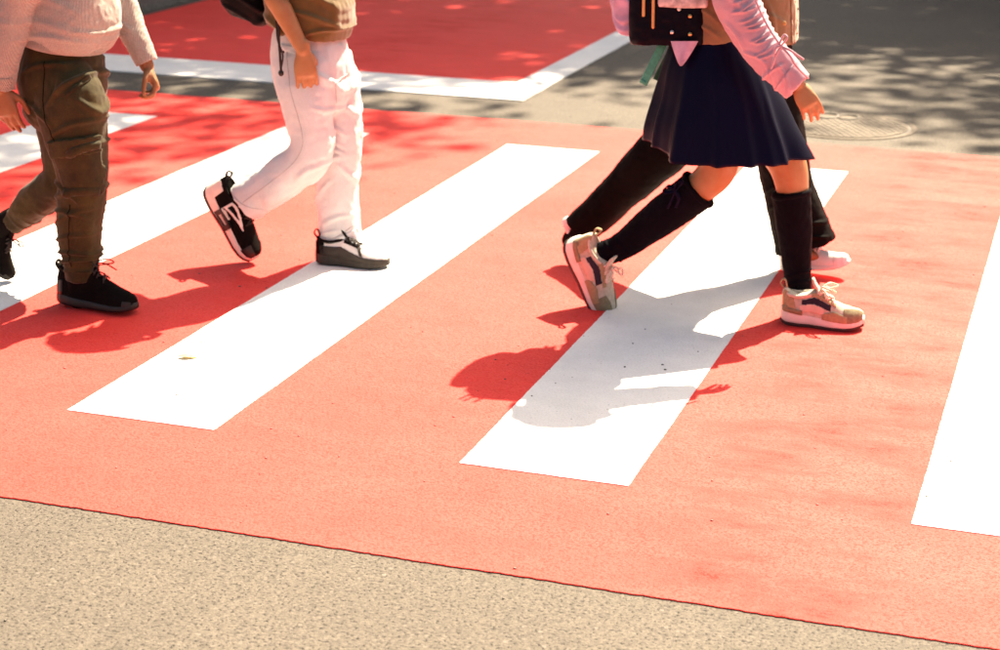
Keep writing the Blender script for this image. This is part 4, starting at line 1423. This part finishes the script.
for s in (-1, 1):
    yy = Y0 + s * .085
    st_ = [pz(698, yy, 1.05), pz(706, yy, 1.13), pz(728, yy, 1.145), pz(752, yy, 1.08), pz(754, yy + s * .01, 1.02), pz(738, yy + s * .035, 1.0), pz(704, yy + s * .03, 1.0)]
    meshed('shoulder_strap', *loft([(*p, .005, .02) for p in st_], lat=(0, 1, 0), segs=12, n=60), M['navy_lea'], sat, sb)


def ribbon(rows, hw, th, m, name):
    meshed(name, *loft([(*at(a1, b1, c1), hw, th) for a1, b1, c1 in rows], lat=(0, 1, 0), segs=16, n=26, e=4, round0=False, round1=False), m, sat, sb)


ribbon([(667, 36, Y0 - .05), (660, 50, Y0 - .07), (651, 68, Y0 - .08), (643, 84, Y0 - .08)], .0125, .003, M['teal'], 'hanging_strap')
ribbon([(641, 80, Y0 - .083), (645, 83, Y0 - .083)], .005, .005, M['teal'], 'strap_end')
ribbon([(668, 56, Y0 + .02), (663, 66, Y0 + .02), (656, 80, Y0 + .01)], .010, .003, M['dgreen'], 'strap_tail')

# =================================================================== person in black trousers behind
Y0, YR, YL = 5.68, 5.62, 5.76
base = ground(790, 271)
p4 = thing('person', 'person in beige shirt, black trousers and white shoes, half hidden behind the navy skirt', 'person', base, 'people walking over the crossing')
J = dict(head=pz(768, Y0, 1.36), neck=pz(757, Y0, 1.22), chest=pz(752, Y0, 1.09), pelvis=pz(747, Y0, .80),
         shR=pz(750, Y0 - .13, 1.15), elR=pz(742, Y0 - .17, .965), wrR=pz(775, Y0 - .12, 1.08),
         shL=pz(756, Y0 + .13, 1.15), elL=pz(748, Y0 + .17, .965), wrL=pz(778, Y0 + .12, 1.08),
         hiR=at(740, 84, YR), knR=at(682, 138, YR), anR=at(580, 232, YR), ftR=at(580, 252, YR),
         hiL=at(758, 84, YL), knL=at(784, 160, YL), anL=at(800, 252, YL), ftL=at(832, 262, YL))
hands = {'R': (V3([.1, .4, 1]), V3([1, -.2, 0]), V3([0, 1, 0]), .92, (.9, 1.0, 1.0, 1.0), .6),
         'L': (V3([.1, -.4, 1]), V3([1, .2, 0]), V3([0, -1, 0]), .92, (.9, 1.0, 1.0, 1.0), .6)}
body, Rm = build_body(p4, base, J, M['skin_b'], hands, M['hair_d'])
make_hair(p4, base, J['head'], Rm, M['hair_d'], 'short', 4)
near = path([(738, 66, 36, .080, YR + .02), (715, 96, 34, .085), (685, 130, 29, .080), (655, 158, 24.5, .074), (622, 190, 20.5, .066), (592, 218, 18.5, .060), (579, 230, 18, .059)], YR)
far = path([(758, 66, 34, .080, YL - .02), (768, 104, 30, .085), (780, 146, 26, .080), (788, 186, 25, .076), (799, 222, 27, .080), (806, 246, 29.5, .086)], YL)
hips = path([(748, 26, 38, .118), (748, 44, 40, .124), (748, 64, 40, .128), (750, 86, 37, .124)], Y0)
folds = [(a1, b1, c1, d1, -1, YR + .07) for a1, b1, c1, d1 in fl(YR, (640, 140, 672, 176, 6, 10), (622, 156, 652, 192, 6, 9), (660, 120, 700, 150, 6, 11), (600, 186, 626, 214, 5, 8), (580, 204, 604, 230, 5, 7))]
folds += fl(YL, (766, 190, 806, 176, 6, 9), (770, 206, 812, 200, 6, 9), (778, 226, 826, 220, 6, 8), (780, 240, 830, 234, 6, 7))
cloth('trousers', [loft(hips, e=2.4), loft(near, e=2.3, hollow=.03), loft(far, e=2.3, hollow=.03)], M['blacktwill'], p4, base, folds, noise=.004, seed=61)
torso = path([(754, -72, 28, .11), (752, -46, 40, .145), (750, -14, 43, .150), (749, 14, 44.5, .152), (748, 32, 45.5, .154), (748, 42, 46, .154)], Y0)
slR = rows_of((J['shR'] + V3([0, .02, 0]), (.066,)), (J['shR'] * .5 + J['elR'] * .5, (.06,)), (J['elR'], (.056,)), (J['elR'] * .2 + J['wrR'] * .8, (.044,)))
slL = rows_of((J['shL'] - V3([0, .02, 0]), (.066,)), (J['shL'] * .5 + J['elL'] * .5, (.06,)), (J['elL'], (.056,)), (J['elL'] * .2 + J['wrL'] * .8, (.044,)))
shirt = cloth('shirt', [loft(torso, e=2.5, hollow=.03, segs=40), yoke(J), loft(slR, hollow=.015), loft(slL, hollow=.015), loft([(*(J['neck'] - V3([0, 0, .0])), .055), (*(J['neck'] - V3([0, 0, .07])), .075, .12)], segs=24)], M['beige'], p4, base, fl(Y0, (756, 4, 792, 22, 5, 10), (712, 8, 730, 30, 4, 8), (770, -10, 780, 36, 4, 9)), noise=.004, seed=65)
patch('placket', shirt, M['beige'], shirt, region([(788, -90), (800, -90), (800, 60), (789, 60)], Y0 - .1, base, Y0 + .4), .003)
for py_ in (-30, 23):
    meshed('button', *ellipsoid(at(784.5, py_, Y0 - .145) - base, (.0065, .003, .0065), None, 16, 8), M['tan_pip'], shirt)
ST4 = dict(upper=M['white_lea'], sole_mat=M['white_lea'], tread=None, collar=M['white_lea'], tongue_mat=M['white_lea'], lace=M['white_lea'], tab=None, laces=4, bow=0, lace_r=.0026, wide=1.05, height=[.26, .33, .33, .30, .32, .35, .34, .31, .275, .24, .215, .20, .16],
           sole=[.12, .12, .11, .10, .095, .10, .11], panels=[('toe_cap', M['white_lea'], lambda x, z, s: x > .82 and z < .8, .008), ('heel_counter', M['white_lea'], lambda x, z, s: x < .18 and z < .8, .008)])
make_shoe(p4, base, ground(781, 271) + V3([0, 0, .004]), at(850, 266, ground(781, 271)[1] - .02), (-.2, -.05, 1), ST4, 1)
make_shoe(p4, base, at(562, 219, YR), at(588, 268, YR), (.85, -.1, .45), ST4, -1)
meshed('sock', *loft(rows_of((at(792, 225, YL), (.034,)), (at(798, 250, YL), (.036,)), (at(798, 258, YL), (.036,))), segs=20), M['black_knit'], p4, base)
meshed('sock', *loft(rows_of((at(596, 216, YR), (.034,)), (at(578, 232, YR), (.034,)), (at(572, 240, YR), (.034,))), segs=20), M['black_knit'], p4, base)

# =================================================================== trees that shade the far side (beyond the top of the picture)


def make_tree(loc, height, crown_r, crown_z, label, seed, m, nclump=60, per=130, squash=.75, lean=(0, 0)):
    r = random.Random(seed)
    g = np.random.default_rng(seed)
    t = thing('tree', label, 'tree', loc, 'trees along the far side of the road')
    P = []
    ln_ = V3([lean[0], lean[1], 0])
    top_ = V3([r.uniform(-.3, .3), r.uniform(-.3, .3), crown_z + .3]) + ln_ * .8
    P.append(loft([(0, 0, -.1, .34), (.03, .02, .3, .25), (top_[0] * .3, top_[1] * .3, crown_z * .4, .20), (*(top_ * V3([.7, .7, .75])), .12), (*top_, .07)], segs=16, n=30))
    tips = []
    for k in range(11):
        a1 = k * 2.4 + r.uniform(-.3, .3)
        h0 = crown_z * r.uniform(.55, .95)
        p0 = V3([top_[0] * h0 / crown_z, top_[1] * h0 / crown_z, h0])
        rr = crown_r * r.uniform(.55, .9)
        p2 = V3([math.cos(a1) * rr, math.sin(a1) * rr, crown_z + (height - crown_z) * r.uniform(-.15, .6)]) + ln_
        p1_ = p0 * .5 + p2 * .5 + V3([0, 0, -.2 + r.uniform(0, .35)])
        P.append(loft([(*p0, .07), (*p1_, .045), (*p2, .015)], segs=8, n=14))
        tips += [p1_, p2]
        for q in range(2):
            p3_ = p1_ + V3([r.uniform(-1.4, 1.4), r.uniform(-1.4, 1.4), r.uniform(.1, 1.2)])
            P.append(loft([(*p1_, .03), (*(p1_ * .5 + p3_ * .5 + V3([0, 0, .1])), .02), (*p3_, .008)], segs=6, n=8))
            tips.append(p3_)
    meshed('trunk', *join(P), M['bark'], t)
    cen = V3([0, 0, (crown_z * .85 + height) / 2]) + ln_
    hz_ = (height - crown_z * .85) / 2
    cs = []
    for k in range(nclump):
        if k < len(tips):
            c = tips[k] + g.normal(0, .15, 3)
        else:
            d = norm(g.normal(0, 1, 3))
            c = cen + d * V3([crown_r, crown_r, hz_]) * r.uniform(.45, 1.0)
        cs.append((c, r.uniform(.55, 1.1)))
    pos = np.vstack([c + g.normal(0, cr * .5, (int(per * cr / .8), 3)) * V3([1, 1, squash]) for c, cr in cs])
    n = len(pos)

    def unit(q):
        return q / np.linalg.norm(q, axis=1)[:, None]
    d = unit(g.normal(0, 1, (n, 3)) + V3([0, 0, -.3]))
    sd = unit(np.cross(d, g.normal(0, 1, (n, 3))))
    u = np.cross(d, sd) * .02
    ln, wd = g.uniform(.07, .14, (n, 1)), g.uniform(.04, .075, (n, 1))
    V = np.stack([pos - d * ln, pos + sd * wd + u, pos + d * ln, pos - sd * wd + u], 1).reshape(-1, 3)
    k4 = np.arange(n) * 4
    F = np.vstack([np.stack([k4, k4 + 1, k4 + 2], 1), np.stack([k4, k4 + 2, k4 + 3], 1)]).tolist()
    me = bpy.data.meshes.new('crown')
    me.from_pydata(V3(V).tolist(), [], F)
    me.update()
    link('crown', me, m, t)
    return t


island = structure(ragged_slab('traffic_island', -2.1, 9.0, 16.5, 40.0, -0.05, 0.12, M['pave'], jit=0.004, step=.2))
make_tree((-6.85, 16.4, .1), 12.8, 4.4, 6.2, 'tall spreading tree on the left pavement beyond the red lane', 101, M['leaf'], nclump=190, per=200, lean=(1.9, -.2))
make_tree((-.8, 19.8, .115), 12.6, 3.1, 6.2, 'tall leafy tree on the traffic island beside the red lane', 103, M['leaf'], nclump=110, per=150, lean=(-.2, -.1))
make_tree((3.6, 19.2, .115), 12.6, 3.5, 6.2, 'broad tall tree on the traffic island, right of the other', 104, M['leaf2'], nclump=120, per=140, lean=(-.3, -.2))

def make_screen_hedge(x0, x1, y0, y1, z0, h, label, seed, m, n=26000):
    g = np.random.default_rng(seed)
    t = thing('added_hedge', label, 'added_hedge', ((x0 + x1) / 2, (y0 + y1) / 2, z0))
    hx_, hy_ = (x1 - x0) / 2, (y1 - y0) / 2
    P = g.uniform(-1, 1, (n, 3)) * V3([hx_, hy_, .5]) + V3([0, 0, .5])
    bump_ = .12 * vnoise(P * V3([1.3, 1.3, 0]), seed)
    P[:, 2] = P[:, 2] * (h + bump_ * 2)
    P[:, 0] += .12 * vnoise(P * 1.7 + 9, seed + 1)
    P[:, 1] += .12 * vnoise(P * 1.7 + 19, seed + 2)
    d = g.normal(0, 1, (n, 3))
    d /= np.linalg.norm(d, axis=1)[:, None]
    sd = np.cross(d, g.normal(0, 1, (n, 3)))
    sd /= np.linalg.norm(sd, axis=1)[:, None]
    ln, wd = g.uniform(.05, .09, (n, 1)), g.uniform(.03, .05, (n, 1))
    V = np.stack([P - d * ln, P + sd * wd, P + d * ln, P - sd * wd], 1).reshape(-1, 3)
    V[:, 2] = np.maximum(V[:, 2], .01)
    k4 = np.arange(n) * 4
    me = bpy.data.meshes.new('foliage')
    me.from_pydata(V.tolist(), [], np.stack([k4, k4 + 1, k4 + 2, k4 + 3], 1).tolist())
    me.update()
    link('foliage', me, m, t)
    st_ = []
    for k in range(int(max(hx_, hy_) * 2 / .6)):
        p = g.uniform(-.9, .9, 2) * V3([hx_, hy_])
        st_.append((V3([p[0], p[1], 0]), V3([p[0] + g.normal(0, .1), p[1] + g.normal(0, .1), h * .8])))
    for a1, b1 in st_:
        meshed('stem', *loft([(*a1, .03), (*((a1 + b1) / 2 + V3([.04, .02, 0])), .022), (*b1, .008)], segs=6, n=6), M['bark'], t)


make_screen_hedge(-8.2, -6.45, 5.0, 26.0, .105, 1.5, 'dark clipped hedging added on the left pavement behind the kerb to block low sky', 7, M['leaf'], 42000)  # added to cut low sky light; also fills the dark corner behind the kerb
make_screen_hedge(-1.9, 8.8, 16.9, 18.0, .115, 2.1, 'unseen dark hedging added across the traffic island to block low sky', 8, M['leaf2'], 30000)  # unseen, added to keep low sky reflections off the far red lane

# small things on the road
lf = []
lv = []
for i in range(9):
    t = i / 8
    w = .014 * math.sin(math.pi * (t * .94 + .03)) + .0008
    for s in (-1, 0, 1):
        lv.append((t * .052 - .026, s * w, .004 + .003 * abs(s) + .003 * math.sin(t * 4)))
for i in range(8):
    for s in (0, 1):
        o_ = i * 3 + s
        lf.append((o_, o_ + 1, o_ + 4, o_ + 3))
nv_ = len(lv)
lv += [(x, y, z - .0012) for x, y, z in lv]
lf += [tuple(nv_ + v for v in f[::-1]) for f in lf]
leaf = meshed('fallen_leaf', lv, lf, M['dryleaf'])
gp = ground(187, 360)
leaf.location = (gp[0], gp[1], .0045)
leaf.rotation_euler = (0, 0, rad(15))
tag(leaf, 'small pale yellow leaf lying on the white stripe at the left', 'leaf')
gr = []
for i in range(420):
    x, y = random.uniform(-4.2, .6), random.uniform(2.4, 8.6)
    s = random.uniform(.0012, .0034)
    z = .0034 if y > 3.26 and y < 7.94 else .0
    k_ = (x + 2.39) % 1.055
    if 3.8 < y < 7.4 and k_ < .413:
        z = .0056
    gr.append(ellipsoid((x, y, z + s * .4), (s * random.uniform(.7, 1.5), s, s * .7), None, 6, 4))
gro = meshed('grit', *join(gr), M['irondark'], smooth=False)
gro['kind'] = 'stuff'
gro['label'] = 'scattered dark grit on the road and paint'
gro['category'] = 'grit'
man['label'] = 'round grey studded manhole cover in the asphalt beyond the crossing'
